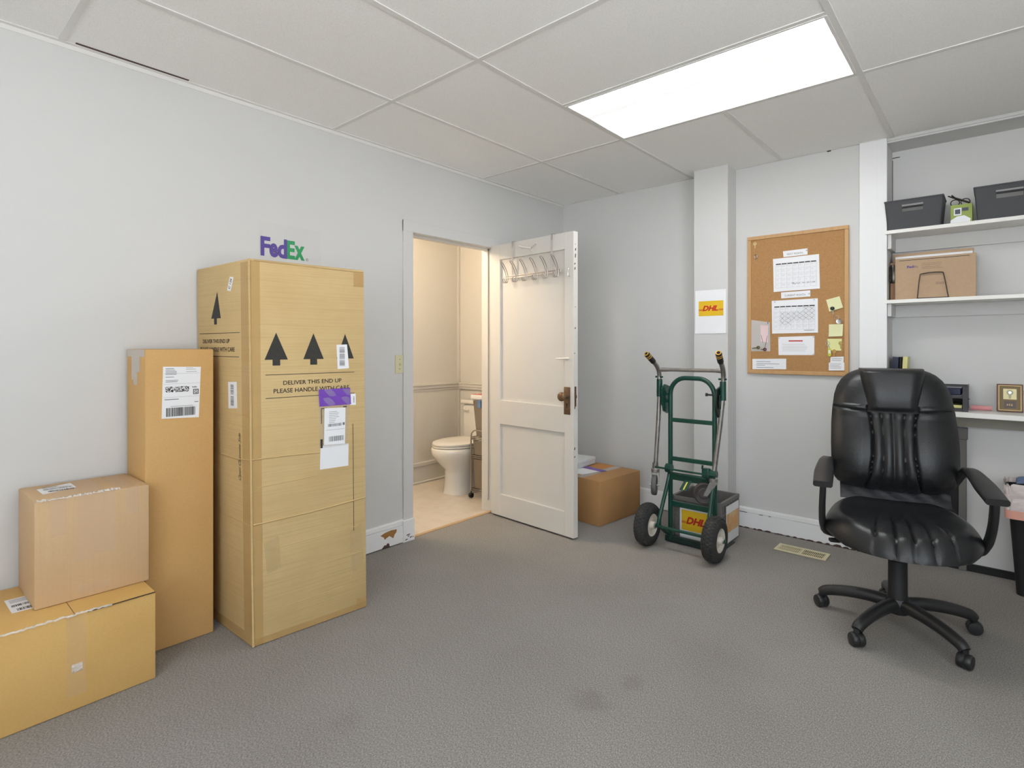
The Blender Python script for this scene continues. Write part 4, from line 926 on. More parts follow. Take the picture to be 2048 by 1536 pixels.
o = MB(HT); o.tube([(1.222, YU - 0.008, 1.098), (1.25, YU - 0.008, 1.1), (1.30, YU - 0.008, 1.1), (1.575, YU - 0.008, 1.102), (1.605, YU - 0.008, 1.102), (1.628, YU - 0.008, 1.1)], [0.013, 0.014, 0.0115, 0.0115, 0.014, 0.013], 14)
o.build('handle_crossbar', M['alu'], t, 50)

# milk crate on the toe plate
KX0, KX1, KY0, KY1, KZ0, KZ1 = 1.264, 1.584, -0.552, -0.235, 0.0075, 0.282
KO = ((KX0 + KX1) / 2, (KY0 + KY1) / 2, KZ0)
t = thing('milk_crate', 'grey plastic crate with a yellow courier sign behind the hand truck', 'crate', KO)
o = MB(KO)
def crate_wall(F, L, Hh):
    o.rect(F, 0.006, 0.004, L - 0.006, Hh - 0.004, -0.010, -0.006)
    o.rect(F, 0, Hh - 0.022, L, Hh, -0.014, 0.003); o.rect(F, 0, 0, L, 0.02, -0.014, 0.002)
    o.rect(F, 0, 0.02, 0.018, Hh - 0.022, -0.012, 0.001); o.rect(F, L - 0.018, 0.02, L, Hh - 0.022, -0.012, 0.001)
    for i in range(1, 7):
        u = L * i / 7; o.rect(F, u - 0.003, 0.02, u + 0.003, Hh - 0.022, -0.008, 0.0)
    for v in (0.075, 0.135, 0.195): o.rect(F, 0.018, v - 0.004, L - 0.018, v + 0.004, -0.008, 0.0005)
    for i in range(7):
        u = L * i / 7; 
        o.prism(F, [(u + 0.003, 0.14), (u + 0.008, 0.14), (u + 0.04, 0.19), (u + 0.035, 0.19)], -0.008, -0.001); o.prism(F, [(u + 0.035, 0.14), (u + 0.04, 0.14), (u + 0.008, 0.19), (u + 0.003, 0.19)], -0.008, -0.001)
LX, LY, LZ = KX1 - KX0, KY1 - KY0, KZ1 - KZ0
FK = Fr((KX0, KY0, KZ0), (1, 0, 0), (0, 0, 1)); FKR = Fr((KX1, KY0, KZ0), (0, 1, 0), (0, 0, 1))
crate_wall(FK, LX, LZ); crate_wall(FKR, LY, LZ); crate_wall(Fr((KX1, KY1, KZ0), (-1, 0, 0), (0, 0, 1)), LX, LZ); crate_wall(Fr((KX0, KY1, KZ0), (0, -1, 0), (0, 0, 1)), LY, LZ)
o.box((KX0 + 0.004, KY0 + 0.004, KZ0), (KX1 - 0.004, KY1 - 0.004, KZ0 + 0.006))
o.build('crate_body', M['milk'], t)
def courier_logo(par, F, off, u0, v0, u1, v1, n=0.0016):
    """yellow field, slanted red letters with speed lines either side"""
    o = MB(off); o.rect(F, u0, v0, u1, v1, n - 0.0005, n); o.build('sign_field', M['yellow'], par)
    o = MB(off); W_, Hh = u1 - u0, v1 - v0
    a, b, c, d = u0 + W_ * 0.15, u0 + W_ * 0.78, v0 + Hh * 0.33, v0 + Hh * 0.69
    wd = (b - a)
    o.text(F, 'D', a, c, a + wd * 0.36, d, n + 0.0005, 0.05, 0.35); o.text(F, 'H', a + wd * 0.37, c, a + wd * 0.72, d, n + 0.0005, 0.05, 0.35); o.text(F, 'L', a + wd * 0.73, c, a + wd * 1.0, d, n + 0.0005, 0.05, 0.35)
    h = d - c
    for k in range(3):
        v = c + h * (0.05 + k * 0.11)
        o.rect(F, u0, v, a - wd * 0.02 + k * 0.002, v + h * 0.06, n, n + 0.0005); o.rect(F, b + W_ * 0.02 + k * 0.002, v, u1, v + h * 0.06, n, n + 0.0005)
    o.build('sign_lettering', M['red'], par)
s1 = MB(KO); s1.rect(FK, 0.058, 0.0, 0.272, 0.232, 0.003, 0.0036); s1 = s1.build('courier_sign', M['papergloss'], t)
courier_logo(s1, FK, KO, 0.07, 0.068, 0.262, 0.196, 0.0042)
s1 = MB(KO); s1.rect(FKR, 0.08, 0.008, 0.30, 0.24, 0.003, 0.0036); s1 = s1.build('courier_sign', M['papergloss'], t)
o = MB(KO); o.rect(FKR, 0.09, 0.07, 0.295, 0.19, 0.0038, 0.0042); o.build('faded_sign_field', mat('faded_orange_field', (226, 170, 110), 0.6, mottle=(14, 0.9, (222, 206, 160))), s1)
for x, y, rz, nm in ((1.33, -0.42, 0.3, 'left'), (1.45, -0.40, -0.4, 'right')):
    o = MB(); o.box((-0.05, -0.012, 0), (0.05, 0.012, 0.20), 0.004, Matrix.Rotation(0.12, 4, 'X'))
    q = o.build('envelope', M['paper'], None, None, (x, y, KZ0 + 0.0065), rz); tag(q, 'white envelope standing in the grey crate, %s one of the two' % nm, 'envelope')

# ------------------------------------------------------------------ courier sheet on the column
t = thing('courier_poster', 'white sheet with yellow and red courier logo taped on column', 'poster', (1.3625, -0.157, 1.49))
off = (1.3625, -0.157, 1.49); FC = Fr((1.256, -0.1572, 1.338), (1, 0, 0), (0, 0, 1))
o = MB(off); o.grid(lambda a, b: FC(a * 0.216, b * 0.302, 0.0006 + 0.004 * (1 - b) ** 4), 4, 12); o.build('sheet', M['paper'], t, 60)
courier_logo(t, FC, off, 0.026, 0.122, 0.198, 0.226, 0.0022)

# ------------------------------------------------------------------ cork board and what is pinned on it
bx0, bx1, bz0, bz1 = 1.567, 2.171, 1.064, 1.997
off = ((bx0 + bx1) / 2, 0.0, (bz0 + bz1) / 2)
t = thing('cork_board', 'framed cork notice board on the wall between column and shelves', 'notice board', off)
o = MB(off); o.box((bx0 + 0.01, -0.014, bz0 + 0.01), (bx1 - 0.01, -0.001, bz1 - 0.01)); o.build('cork_panel', M['cork'], t)
for nm, a, b in (('h', (bx0, bz0), (bx1, bz0 + 0.024)), ('h', (bx0, bz1 - 0.024), (bx1, bz1)), ('v', (bx0, bz0 + 0.024), (bx0 + 0.024, bz1 - 0.024)), ('v', (bx1 - 0.024, bz0 + 0.024), (bx1, bz1 - 0.024))):
    o = MB(off); o.box((a[0], -0.022, a[1]), (b[0], -0.001, b[1]), 0.003); o.build('frame_rail', M['oak'], t)
FCB = Fr((0, -0.0142, 0), (1, 0, 0), (0, 0, 1))
def pinned(name, label, cat, poly, m=None, curl=0.0, group=None):
    cx = sum(p[0] for p in poly) / 4; cz = sum(p[1] for p in poly) / 4
    off = (cx, -0.0142, cz); q = thing(name, label, cat, off, 0, group)
    o = MB(off); BL, BR, TR, TL = [Vector((p[0], p[1], 0)) for p in poly]
    def f(a, b):
        p = (BL * (1 - a) + BR * a) * (1 - b) + (TL * (1 - a) + TR * a) * b
        return FCB(p.x, p.y, 0.0008 + curl * (1 - b) ** 3)
    o.grid(f, 6, 8); o.build('sheet', m or M['paper'], q, 60); return q, off
def pins(q, off, pts):
    for (x, z) in pts:
        o = MB(off); o.lathe(FCB(x, z, 0.001), (0, -1, 0), [(0.005, 0), (0.005, 0.003), (0.003, 0.005), (0.0035, 0.009), (0, 0.0095)], 12); o.build('push_pin', mat('clear_pin', (212, 214, 220), 0.2), q, 40)
q, of = pinned('heading_strip', 'white strip reading next month above the upper calendar', 'paper', [(1.796, 1.838), (1.940, 1.840), (1.940, 1.880), (1.793, 1.877)])
o = MB(of); o.text(FCB, 'NEXT MONTH', 1.818, 1.848, 1.912, 1.861, 0.0014, 0.0); o.build('lettering', M['inkgrey'], q); pins(q, of, [(1.934, 1.868)])
q, of = pinned('calendar_page', 'upper calendar page with empty boxes and a handwritten note', 'calendar', [(1.736, 1.611), (2.012, 1.616), (2.006, 1.836), (1.731, 1.832)], curl=0.004)
def cal(q, of, x0, z0, x1, z1, hdr):
    o = MB(of)
    for i in range(7): o.rect(FCB, x0 + (x1 - x0) * (i + 0.06) / 7, hdr, x0 + (x1 - x0) * (i + 0.94) / 7, hdr + 0.0075, 0.0012, 0.0018)
    o.build('calendar_header', M['ink'], q)
    o = MB(of)
    for i in range(8): o.rect(FCB, x0 + (x1 - x0) * i / 7 - 0.0005, z0, x0 + (x1 - x0) * i / 7 + 0.0005, hdr, 0.0046, 0.005)
    for j in range(6): o.rect(FCB, x0, z0 + (hdr - z0) * j / 5 - 0.0005, x1, z0 + (hdr - z0) * j / 5 + 0.0005, 0.0046, 0.005)
    for i in range(7):
        for j in range(5): o.lines(FCB, x0 + (x1 - x0) * (i + 0.1) / 7, x0 + (x1 - x0) * (i + 0.8) / 7, [z0 + (hdr - z0) * (j + 0.75) / 5, z0 + (hdr - z0) * (j + 0.55) / 5], 0.0012, 0.005, 0.6)
    o.build('calendar_grid', M['inkpale'], q)
cal(q, of, 1.748, 1.636, 1.992, 1.815, 1.79)
o = MB(of)
o.tube([FCB(1.852 + i * 0.0065, 1.658 + 0.003 * math.sin(i * 2.1) + i * 0.0004, 0.0035) for i in range(8)], 0.0011, 5); o.tube([FCB(1.846, 1.662, 0.0035), FCB(1.862, 1.664, 0.0035)], 0.0012, 5)
for xx in (1.91, 1.935, 1.968): o.tube([FCB(xx + i * 0.004, 1.661 + 0.003 * math.sin(i * 2.6), 0.0035) for i in range(5)], 0.0012, 5)
o.tube([FCB(1.957, 1.663, 0.0035), FCB(1.962, 1.66, 0.0035)], 0.0012, 5)
o.build('handwriting', M['ink'], q)
q, of = pinned('heading_strip', 'white strip reading current month between the two calendars', 'paper', [(1.782, 1.566), (1.956, 1.569), (1.956, 1.609), (1.781, 1.606)])
o = MB(of); o.text(FCB, 'CURRENT MONTH', 1.803, 1.577, 1.927, 1.59, 0.0014, 0.0); o.build('lettering', M['inkgrey'], q); pins(q, of, [(1.949, 1.588)])
q, of = pinned('calendar_page', 'lower calendar page with days crossed out', 'calendar', [(1.726, 1.334), (2.001, 1.336), (1.999, 1.555), (1.723, 1.553)], curl=0.003)
cal(q, of, 1.738, 1.36, 1.984, 1.53, 1.507)
o = MB(of)
cw, ch = 0.246 / 7, (1.507 - 1.36) / 5
for (i, j) in [(5, 4), (6, 4)] + [(i, 3) for i in range(1, 7)] + [(i, 2) for i in range(1, 7)] + [(1, 1), (2, 1)]:
    x, z = 1.738 + cw * (i + 0.5), 1.36 + ch * (j + 0.5); e, g_ = cw * random.uniform(0.36, 0.46), ch * random.uniform(0.36, 0.46)
    o.tube([FCB(x - e, z - g_, 0.0035), FCB(x + e, z + g_, 0.0035)], 0.0006, 5); o.tube([FCB(x - e, z + g_, 0.0035), FCB(x + e, z - g_, 0.0035)], 0.0006, 5)
o.build('crossed_days', M['ink'], q)
o = MB(of); o.lines(FCB, 1.92, 1.982, [1.3525], 0.003, 0.004, 0.1); o.build('print_line', M['inkgrey'], q); pins(q, of, [(1.742, 1.545), (1.978, 1.548)])
q, of = pinned('notice', 'white notice with a red heading line under the calendars', 'paper', [(1.766, 1.191), (1.979, 1.193), (1.980, 1.316), (1.764, 1.311)])
o = MB(of); o.rect(FCB, 1.828, 1.281, 1.912, 1.2885, 0.0012, 0.0016); o.build('red_heading', M['red'], q)
o = MB(of); o.lines(FCB, 1.79, 1.955, [1.262, 1.25, 1.24, 1.23, 1.22], 0.0022, 0.0016, 0.3); o.build('print_lines', M['inkpale'], q); pins(q, of, [(1.77, 1.305), (1.974, 1.309), (1.974, 1.198)])
q, of = pinned('zip_bag', 'clear zip bag holding keys at the lower left of the board', 'bag', [(1.586, 1.215), (1.715, 1.216), (1.711, 1.41), (1.584, 1.431)], mat('clear_bag_film', (230, 230, 228), 0.15, alpha=0.6, bump=(30, 0.5, 0.006)), 0.004)
o = MB(of); o.prism(FCB, [(1.655, 1.28), (1.70, 1.275), (1.702, 1.39), (1.652, 1.392)], 0.0035, 0.0042); o.lines(FCB, 1.656, 1.7, [1.385, 1.375, 1.36, 1.35], 0.004, 0.005, 0.4); o.build('bag_print', mat('pale_red_print', (232, 206, 206), 0.5), q)
o = MB(of); o.tube([FCB(1.657, 1.325, 0.0055), FCB(1.668, 1.275, 0.0055)], 0.0014, 5); o.tube([FCB(1.698, 1.32, 0.0055), FCB(1.68, 1.235, 0.0055)], 0.0014, 5); o.rect(FCB, 1.698, 1.40, 1.702, 1.412, 0.004, 0.006); o.build('bag_marks', mat('purple_grey_mark', (110, 84, 110), 0.6), q)
def key(name, label, x, z, ang, m, head='round', L=0.05, hm=None, base=0.002):
    off = (x, -0.0142, z); q = thing(name, label, 'key', off)
    U = Vector((math.cos(ang), 0, math.sin(ang))); V = Vector((0, 0, 1)).cross(Vector((0, -1, 0))) * 0 + Vector((-math.sin(ang), 0, math.cos(ang)))
    F = Fr((x, -0.0142, z), U, V)
    o = MB(off)
    pts = [(0, 0.0022)]
    u = 0.0
    while u < L * 0.75: pts += [(u, 0.0028), (u + 0.003, 0.0014)]; u += 0.006
    pts += [(L * 0.78, 0.0032), (L * 0.78, -0.0032), (0.004, -0.0032), (0, -0.001)]
    o.prism(F, pts, base, base + 0.0022); o.build('blade', m, q)
    o = MB(off)
    hd = [(L * 0.98 + 0.0115 * math.cos(k * PI / 10), 0.0115 * math.sin(k * PI / 10)) for k in range(20)]
    hole = [(L * 1.07 + 0.0035 * math.cos(k * PI / 10), 0.0035 * math.sin(k * PI / 10)) for k in range(20)]
    for k in range(20):
        j = (k + 1) % 20; o.prism(F, [hd[k], hd[j], hole[j], hole[k]], base - 0.0003, base + (0.0025 if hm is None else 0.006))
    o.build('bow', hm or m, q, 40); return q
key('key', 'brass key inside the clear zip bag', 1.598, 1.236, 0.12, mat('old_brass', (112, 106, 66), 0.4, 0.8), L=0.042, base=0.006)
key('key', 'small dark red headed key lying in the zip bag', 1.654, 1.228, 0.02, M['bronze'], L=0.028, hm=mat('dark_red_plastic', (92, 52, 62), 0.4), base=0.006)
key('key', 'brass key hanging at the top left corner of the board', 1.616, 1.915, PI / 2, mat('pale_brass', (206, 188, 140), 0.35, 0.8), L=0.033)
t = thing('key_ring', 'small steel ring hanging below the top left key', 'ring', (1.622, -0.0142, 1.858))
o = MB((1.622, -0.0142, 1.858)); o.tube([FCB(1.622 + 0.0095 * math.cos(a_ * PI / 10), 1.858 + 0.013 * math.sin(a_ * PI / 10), 0.0035 + 0.002 * math.cos(a_ * PI / 10)) for a_ in range(20)], 0.0025, 8, closed=True); o.build('ring_body', M['steel'], t, 60)
o = MB((1.622, -0.0142, 1.858)); o.lathe(FCB(1.620, 1.873), (0, -1, 0), [(0.003, 0), (0.002, 0.008), (0, 0.009)], 8); o.build('hook_pin', M['bronze'], t)
q, of = pinned('address_slip', 'white slip with typed lines at bottom left of the board', 'paper', [(1.599, 1.093), (1.813, 1.098), (1.813, 1.168), (1.598, 1.163)])
o = MB(of); o.lines(FCB, 1.625, 1.715, [1.146], 0.0028, 0.0014); o.lines(FCB, 1.625, 1.77, [1.132], 0.0028, 0.0014); o.lines(FCB, 1.625, 1.68, [1.122], 0.0028, 0.0014); o.lines(FCB, 1.625, 1.735, [1.107], 0.0028, 0.0014); o.build('print_lines', M['inkgrey'], q)
q, of = pinned('sticky_note', 'tilted pale yellow note behind the black headed key', 'note', [(2.065, 1.467), (2.140, 1.489), (2.120, 1.561), (2.046, 1.542)], M['sticky'], 0.006)
key('key', 'black headed key hanging on the tilted yellow note', 2.088, 1.447, PI / 2 + 0.12, M['steel'], L=0.04, hm=M['blackdeep'], base=0.008)
t = thing('key_tag', 'round steel tag on a ring between two yellow notes', 'key tag', (2.116, -0.0142, 1.41))
o = MB((2.116, -0.0142, 1.41)); o.lathe(FCB(2.118, 1.404, 0.003), (0, -1, 0), [(0, 0), (0.0155, 0), (0.0165, 0.0015), (0.0155, 0.003), (0.012, 0.0025), (0, 0.0025)], 28); o.build('tag_disc', M['steel'], t, 40)
o = MB((2.116, -0.0142, 1.41)); o.tube([FCB(2.106 + 0.012 * math.cos(a_ * PI / 10), 1.427 + 0.012 * math.sin(a_ * PI / 10), 0.004) for a_ in range(20)], 0.0014, 8, closed=True); o.build('split_ring', M['steel'], t, 60)
q, of = pinned('sticky_note', 'square pale yellow note under the round key tag', 'note', [(2.061, 1.310), (2.137, 1.312), (2.139, 1.387), (2.062, 1.387)], M['sticky'], 0.007)
q, of = pinned('sticky_note', 'lowest pale yellow note behind the ring of brass keys', 'note', [(2.058, 1.224), (2.131, 1.222), (2.133, 1.296), (2.053, 1.296)], mat('yellower_note', (226, 226, 160), 0.7), 0.004)
key('key', 'brass key hanging over right edge of the lowest yellow note', 2.128, 1.233, PI / 2, M['brass'], L=0.036, base=0.006)
key('key', 'golden key hanging just above the two white slips', 2.092, 1.183, PI / 2, mat('gold_key', (200, 158, 92), 0.35, 0.85), L=0.036, base=0.006)
t = thing('key_fob', 'lime yellow plastic key fob on ring over the lowest yellow note', 'key fob', (2.068, -0.0142, 1.22))
of = (2.068, -0.0142, 1.22)
o = MB(of); o.prism(FCB, [(2.058, 1.195), (2.064, 1.186), (2.070, 1.186), (2.077, 1.195), (2.075, 1.23), (2.069, 1.24), (2.063, 1.238), (2.058, 1.228)], 0.005, 0.011); o.build('fob_body', mat('lime_plastic', (206, 206, 74), 0.3), t)
o = MB(of); o.rect(FCB, 2.061, 1.205, 2.072, 1.225, 0.011, 0.0115); o.build('fob_paper', M['paper'], t)
o = MB(of); o.tube([FCB(2.056 + 0.011 * math.cos(a_ * PI / 10), 1.268 + 0.013 * math.sin(a_ * PI / 10), 0.006) for a_ in range(20)], 0.0016, 8, closed=True); o.tube([FCB(2.06, 1.258, 0.007), FCB(2.066, 1.238, 0.007)], 0.003, 8); o.build('fob_ring', M['steel'], t, 60)
q, of = pinned('slip', 'small white slip with typed lines, upper of two at bottom right', 'paper', [(2.069, 1.147), (2.142, 1.149), (2.143, 1.186), (2.071, 1.182)])
o = MB(of); o.lines(FCB, 2.078, 2.136, [1.172, 1.161], 0.0022, 0.0014, 0.2); o.build('print_lines', M['inkgrey'], q)
q, of = pinned('slip', 'small white slip with typed lines at the bottom right corner', 'paper', [(2.061, 1.097), (2.150, 1.100), (2.150, 1.149), (2.061, 1.147)], None, 0.003)
o = MB(of); o.lines(FCB, 2.068, 2.14, [1.139, 1.13, 1.121, 1.112], 0.0018, 0.0022, 0.3); o.build('print_lines', M['inkgrey'], q)

# ------------------------------------------------------------------ shelf recess
def wall_shelf(label, z, cleat):
    t = thing('wall_shelf', label, 'shelf', (3.3, 0.1, z))
    of = (3.3, 0.1, z)
    o = MB(of); o.box((2.3675, -0.024, z), (XR - 0.001, 0.2095, z + 0.021), 0.0015); o.box((2.358, -0.024, z), (2.3675, -0.0145, z + 0.021)); o.build('board', M['desk'], t)
    o = MB(of); o.box((2.3675, 0.191, z - cleat), (XR - 0.001, 0.2095, z - 0.0005), 0.001); o.box((2.3675, 0.0, z - cleat), (2.386, 0.19, z - 0.0005), 0.001); o.build('cleat', M['wall'], t)
wall_shelf('upper white wall shelf carrying the dark woven baskets', 1.912, 0.085)
wall_shelf('lower white wall shelf carrying the brown mailers', 1.502, 0.075)

def basket(label, x0, x1, y0, y1, z0, z1, tp):
    cx, cy = (x0 + x1) / 2, (y0 + y1) / 2; of = (cx, cy, z0)
    t = thing('woven_basket', label, 'basket', of, 0, 'dark baskets on the upper shelf')
    o = MB(of); Hh = z1 - z0; th = 0.004
    o.box((x0 + tp, y0 + tp, z0), (x1 - tp, y1 - tp, z0 + th))
    def wall(A, B, nx, slot):
        """A, B top corners (left, right from outside); the wall leans in towards the bottom"""
        A, B, nx = Vector(A), Vector(B), Vector(nx)
        L = (B - A).length; D = (B - A) / L
        def P(u, v, n):
            k = 1 - v
            uu = tp * k + u * (L - 2 * tp * k)
            p = A + D * uu; return Vector((p.x, p.y, z0 + Hh * v)) - nx * (tp * k + n)
        def cell(u0, u1, v0, v1): o.hexa([P(u0, v0, 0), P(u1, v0, 0), P(u1, v0, th), P(u0, v0, th), P(u0, v1, 0), P(u1, v1, 0), P(u1, v1, th), P(u0, v1, th)])
        if slot:
            a, b, c, d = (0.30, 0.67, 0.60, 0.85) if nx.y < 0 else (0.2, 0.8, 0.45, 0.95)
            cell(0, 1, 0, c); cell(0, a, c, d); cell(b, 1, c, d); cell(0, 1, d, 1)
        else: cell(0, 1, 0, 1)
    wall((x0, y0, 0), (x1, y0, 0), (0, -1, 0), True); wall((x1, y0, 0), (x1, y1, 0), (1, 0, 0), False)
    wall((x1, y1, 0), (x0, y1, 0), (0, 1, 0), True); wall((x0, y1, 0), (x0, y0, 0), (-1, 0, 0), False)
    o.build('basket_body', M['basket'], t)
    o = MB(of); o.tube([(x0, y0, z1), (x1, y0, z1), (x1, y1, z1), (x0, y1, z1)], 0.005, 8, closed=True); o.build('basket_rim', M['basket'], t, 50)
basket('dark grey woven basket at the left end of the upper shelf', 2.356, 2.632, -0.03, 0.17, 1.9335, 2.098, 0.014)
basket('dark grey woven basket on upper shelf right of the green card box', 2.762, 3.06, -0.03, 0.17, 1.9335, 2.108, 0.014)
t = thing('card_box', 'green and white printed card box between the two baskets', 'box', (2.705, 0.05, 1.9335))
o = MB(); o.box((-0.045, -0.04, 0), (0.05, 0.08, 0.105), 0.002); o.build('box_body', M['olive'], t)
o = MB(); FG = Fr((-0.045, -0.0402, 0), (1, 0, 0), (0, 0, 1)); o.prism(FG, [(0.0, 0.0), (0.085, 0.005), (0.088, 0.02), (0.06, 0.042), (0.03, 0.04), (0.0, 0.02)], 0.0, 0.0008); o.rect(FG, 0.015, 0.045, 0.048, 0.085, 0, 0.0008); o.build('white_print', M['paper'], t)
o = MB(); o.rect(FG, 0.02, 0.052, 0.043, 0.078, 0.0008, 0.0014); o.rect(FG, 0.05, 0.066, 0.078, 0.084, 0.0, 0.001); o.build('dark_print', mat('slate_print', (74, 76, 92), 0.5), t)
t = thing('eyeglasses', 'dark framed folded eyeglasses lying on the green card box', 'eyeglasses', (2.69, 0.07, 2.0395))
o = MB(); o.tube([(-0.04, -0.05, 0.055), (-0.02, -0.02, 0.048), (0.06, 0.0, 0.006)], 0.0035, 8); o.tube([(-0.025, -0.055, 0.055), (-0.012, -0.03, 0.046), (0.05, -0.045, 0.008)], 0.0035, 8); o.build('temples', M['smoke'], t, 50)
o = MB()
for cx in (-0.0, 0.045): o.tube([(cx - 0.012 + 0.02 * math.cos(a_ * PI / 8), 0.0, 0.022 + 0.018 * math.sin(a_ * PI / 8)) for a_ in range(16)], 0.0028, 6, closed=True)
o.build('rims', M['smoke'], t, 50)

ZS = 1.5235
t = thing('kraft_mailer', 'flat kraft mailer box with purple logo on the lower shelf', 'box', (2.584, 0.06, ZS))
o = MB(); o.box((-0.186, -0.012, 0.0), (0.187, 0.011, 0.245), 0.003); o.build('mailer_body', M['kraft_shelf'], t)
FM = Fr((-0.187, -0.0122, 0), (1, 0, 0), (0, 0, 1))
o = MB(); o.text(FM, 'Fed', 0.06, 0.186, 0.092, 0.2, 0.0008, 0.05); o.build('purple_letters', M['purple'], t)
o = MB(); o.text(FM, 'Ex', 0.093, 0.186, 0.115, 0.199, 0.0008, 0.04); o.lines(FM, 0.132, 0.235, [0.207, 0.198, 0.186, 0.177], 0.0022, 0.0008, 0.3); o.lines(FM, 0.13, 0.235, [0.145, 0.138], 0.003, 0.0008, 0.2); o.lines(FM, 0.195, 0.24, [0.092, 0.084], 0.0035, 0.0008, 0.2); o.build('faint_print', mat('faint_print', (146, 122, 106), 0.7), t)
o = MB(); o.rect(FM, 0.022, 0.231, 0.345, 0.2345, 0.0003, 0.0009); o.build('tear_slot', M['smoke'], t)
t = thing('white_mailer', 'white flat mailer showing above the kraft mailer with logo', 'box', (2.58, 0.095, ZS))
o = MB(); o.box((-0.185, -0.014, 0), (0.175, 0.012, 0.262), 0.003); o.build('mailer_body', M['paper'], t)
t = thing('brown_mailer', 'brown flat mailer at the back of the lower shelf', 'box', (2.572, 0.14, ZS))
o = MB(); o.box((-0.19, -0.022, 0), (0.185, 0.022, 0.283), 0.003); o.build('mailer_body', M['kraft_shelf'], t)
t = thing('clipboard', 'brown clipboard with metal clip standing on its side on the shelf', 'clipboard', (2.45, 0.0755, ZS))
o = MB(); o.box((-0.078, -0.0015, 0), (0.22, 0.0015, 0.228), 0.001); o.build('clipboard_board', mat('hardboard', (148, 110, 76), 0.55), t)
o = MB(); o.box((-0.078, -0.010, 0.105), (-0.053, -0.0017, 0.215), 0.003); o.tube([(-0.078, -0.012, 0.115), (-0.078, -0.012, 0.205)], 0.004, 8); o.build('clip', mat('black_chrome', (70, 66, 62), 0.2, 0.9), t, 40)
t = thing('wire_bookend', 'black wire bookend in front of the kraft mailer', 'bookend', (2.585, 0.02, ZS))
o = MB()
o.tube(smoothpath([(-0.075, -0.02, 0.004), (-0.074, -0.016, 0.01), (-0.066, 0.012, 0.125), (-0.052, 0.018, 0.147), (0.03, 0.018, 0.15), (0.045, 0.012, 0.128), (0.065, -0.016, 0.012), (0.068, -0.02, 0.004)], 6), 0.0028, 8)
o.tube([(-0.075, -0.022, 0.0035), (-0.075, 0.015, 0.0035)], 0.003, 8); o.tube([(0.068, -0.022, 0.0035), (0.068, 0.015, 0.0035)], 0.003, 8); o.tube([(-0.075, -0.012, 0.0035), (0.068, -0.012, 0.0035)], 0.0025, 8)
o.build('wire', M['smoke'], t, 60)

# ------------------------------------------------------------------ counter with desk things
DZ = 0.892
t = thing('counter_shelf', 'long white counter shelf under the wall shelves', 'counter', (3.3, 0.09, DZ - 0.027))
of = (3.3, 0.09, DZ - 0.027)
o = MB(of); o.box((2.3675, -0.10, DZ - 0.027), (XR - 0.001, 0.2095, DZ), 0.002); o.build('counter_top', M['desk'], t)
o = MB(of); o.box((2.3675, 0.03, DZ - 0.09), (XR - 0.001, 0.054, DZ - 0.0275)); o.build('support_rail', M['deskunder'], t)
t = thing('letter_tray', 'two tier dark letter tray on the counter beside the chair back', 'tray', (2.62, 0.06, DZ))
o = MB()
for z in (0.004, 0.074):
    o.box((-0.115, -0.11, z - 0.003), (0.115, 0.14, z), 0.001)
    o.box((-0.115, -0.108, z - 0.004), (0.115, -0.104, z + 0.012), 0.001); o.box((-0.115, 0.136, z), (0.115, 0.14, z + 0.062), 0.001)
    for sx in (-1, 1): o.box((sx * 0.1135 - 0.0015, -0.11, z), (sx * 0.1135 + 0.0015, 0.14, z + 0.066), 0.0005)
for sx in (-1, 1):
    o.box((sx * 0.106 - 0.011, -0.114, 0.0), (sx * 0.106 + 0.011, -0.108, 0.14), 0.001)
o.box((-0.118, -0.114, 0.136), (0.118, -0.106, 0.141), 0.001); o.box((0.112, -0.11, 0.068), (0.126, -0.1, 0.072), 0.001)
o.build('tray_frame', mat('dark_grey_mesh', (62, 60, 64), 0.5), t)
tz = DZ
o = MB(); o.box((2.54, -0.04, tz + 0.088), (2.71, 0.18, tz + 0.128), 0.006); tag(o.build('folder', M['navy']), 'glossy navy folder in the upper letter tray', 'folder')
o = MB(); o.box((2.53, -0.03, tz + 0.0755), (2.715, 0.18, tz + 0.083), 0.002); o.box((2.53, -0.03, tz + 0.0832), (2.714, 0.18, tz + 0.0865), 0.001); tag(o.build('paper_stack', M['paper']), 'white papers under the navy folder in the upper tray', 'paper')
o = MB(); o.box((2.53, -0.03, tz + 0.016), (2.712, 0.18, tz + 0.032), 0.002); tag(o.build('envelope_stack', M['palegreen']), 'cream and yellow papers in the lower letter tray', 'paper')
o = MB(); o.box((2.53, -0.025, tz + 0.005), (2.71, 0.18, tz + 0.0145), 0.002); tag(o.build('booklet', mat('maroon_cover', (112, 62, 60), 0.5)), 'maroon booklet at the bottom of the lower letter tray', 'booklet')
t = thing('pink_roll', 'rolled pink paper lying on the counter beside letter tray', 'paper roll', (2.79, 0.10, DZ))
o = MB()
sp = [(0.004 + 0.0098 * i / 40, i * 0.42) for i in range(41)]
rings = [[Vector((x, r * math.cos(a_), 0.0142 + r * math.sin(a_))) for (r, a_) in sp] for x in (-0.045, 0.046)]
va = [o.v(p) for p in rings[0]]; vb = [o.v(p) for p in rings[1]]
for i in range(40): o._f([va[i], va[i + 1], vb[i + 1], vb[i]])
o.build('rolled_sheet', M['pink'], t, 60)
t = thing('plaque', 'wooden framed award plaque with gold plates on the counter', 'plaque', (2.909, 0.085, DZ))
o = MB()
R_ = Matrix.Rotation(-0.12, 4, 'X')
o.box((-0.054, -0.009, 0.0015), (0.054, 0.009, 0.152), 0.003, R_); o.box((-0.02, 0.0, 0.0005), (0.02, 0.06, 0.006)); o.build('plaque_board', M['wood'], t)
FPq = Fr(R_ @ Vector((-0.054, -0.0092, 0)), (1, 0, 0), R_ @ Vector((0, 0, 1)))
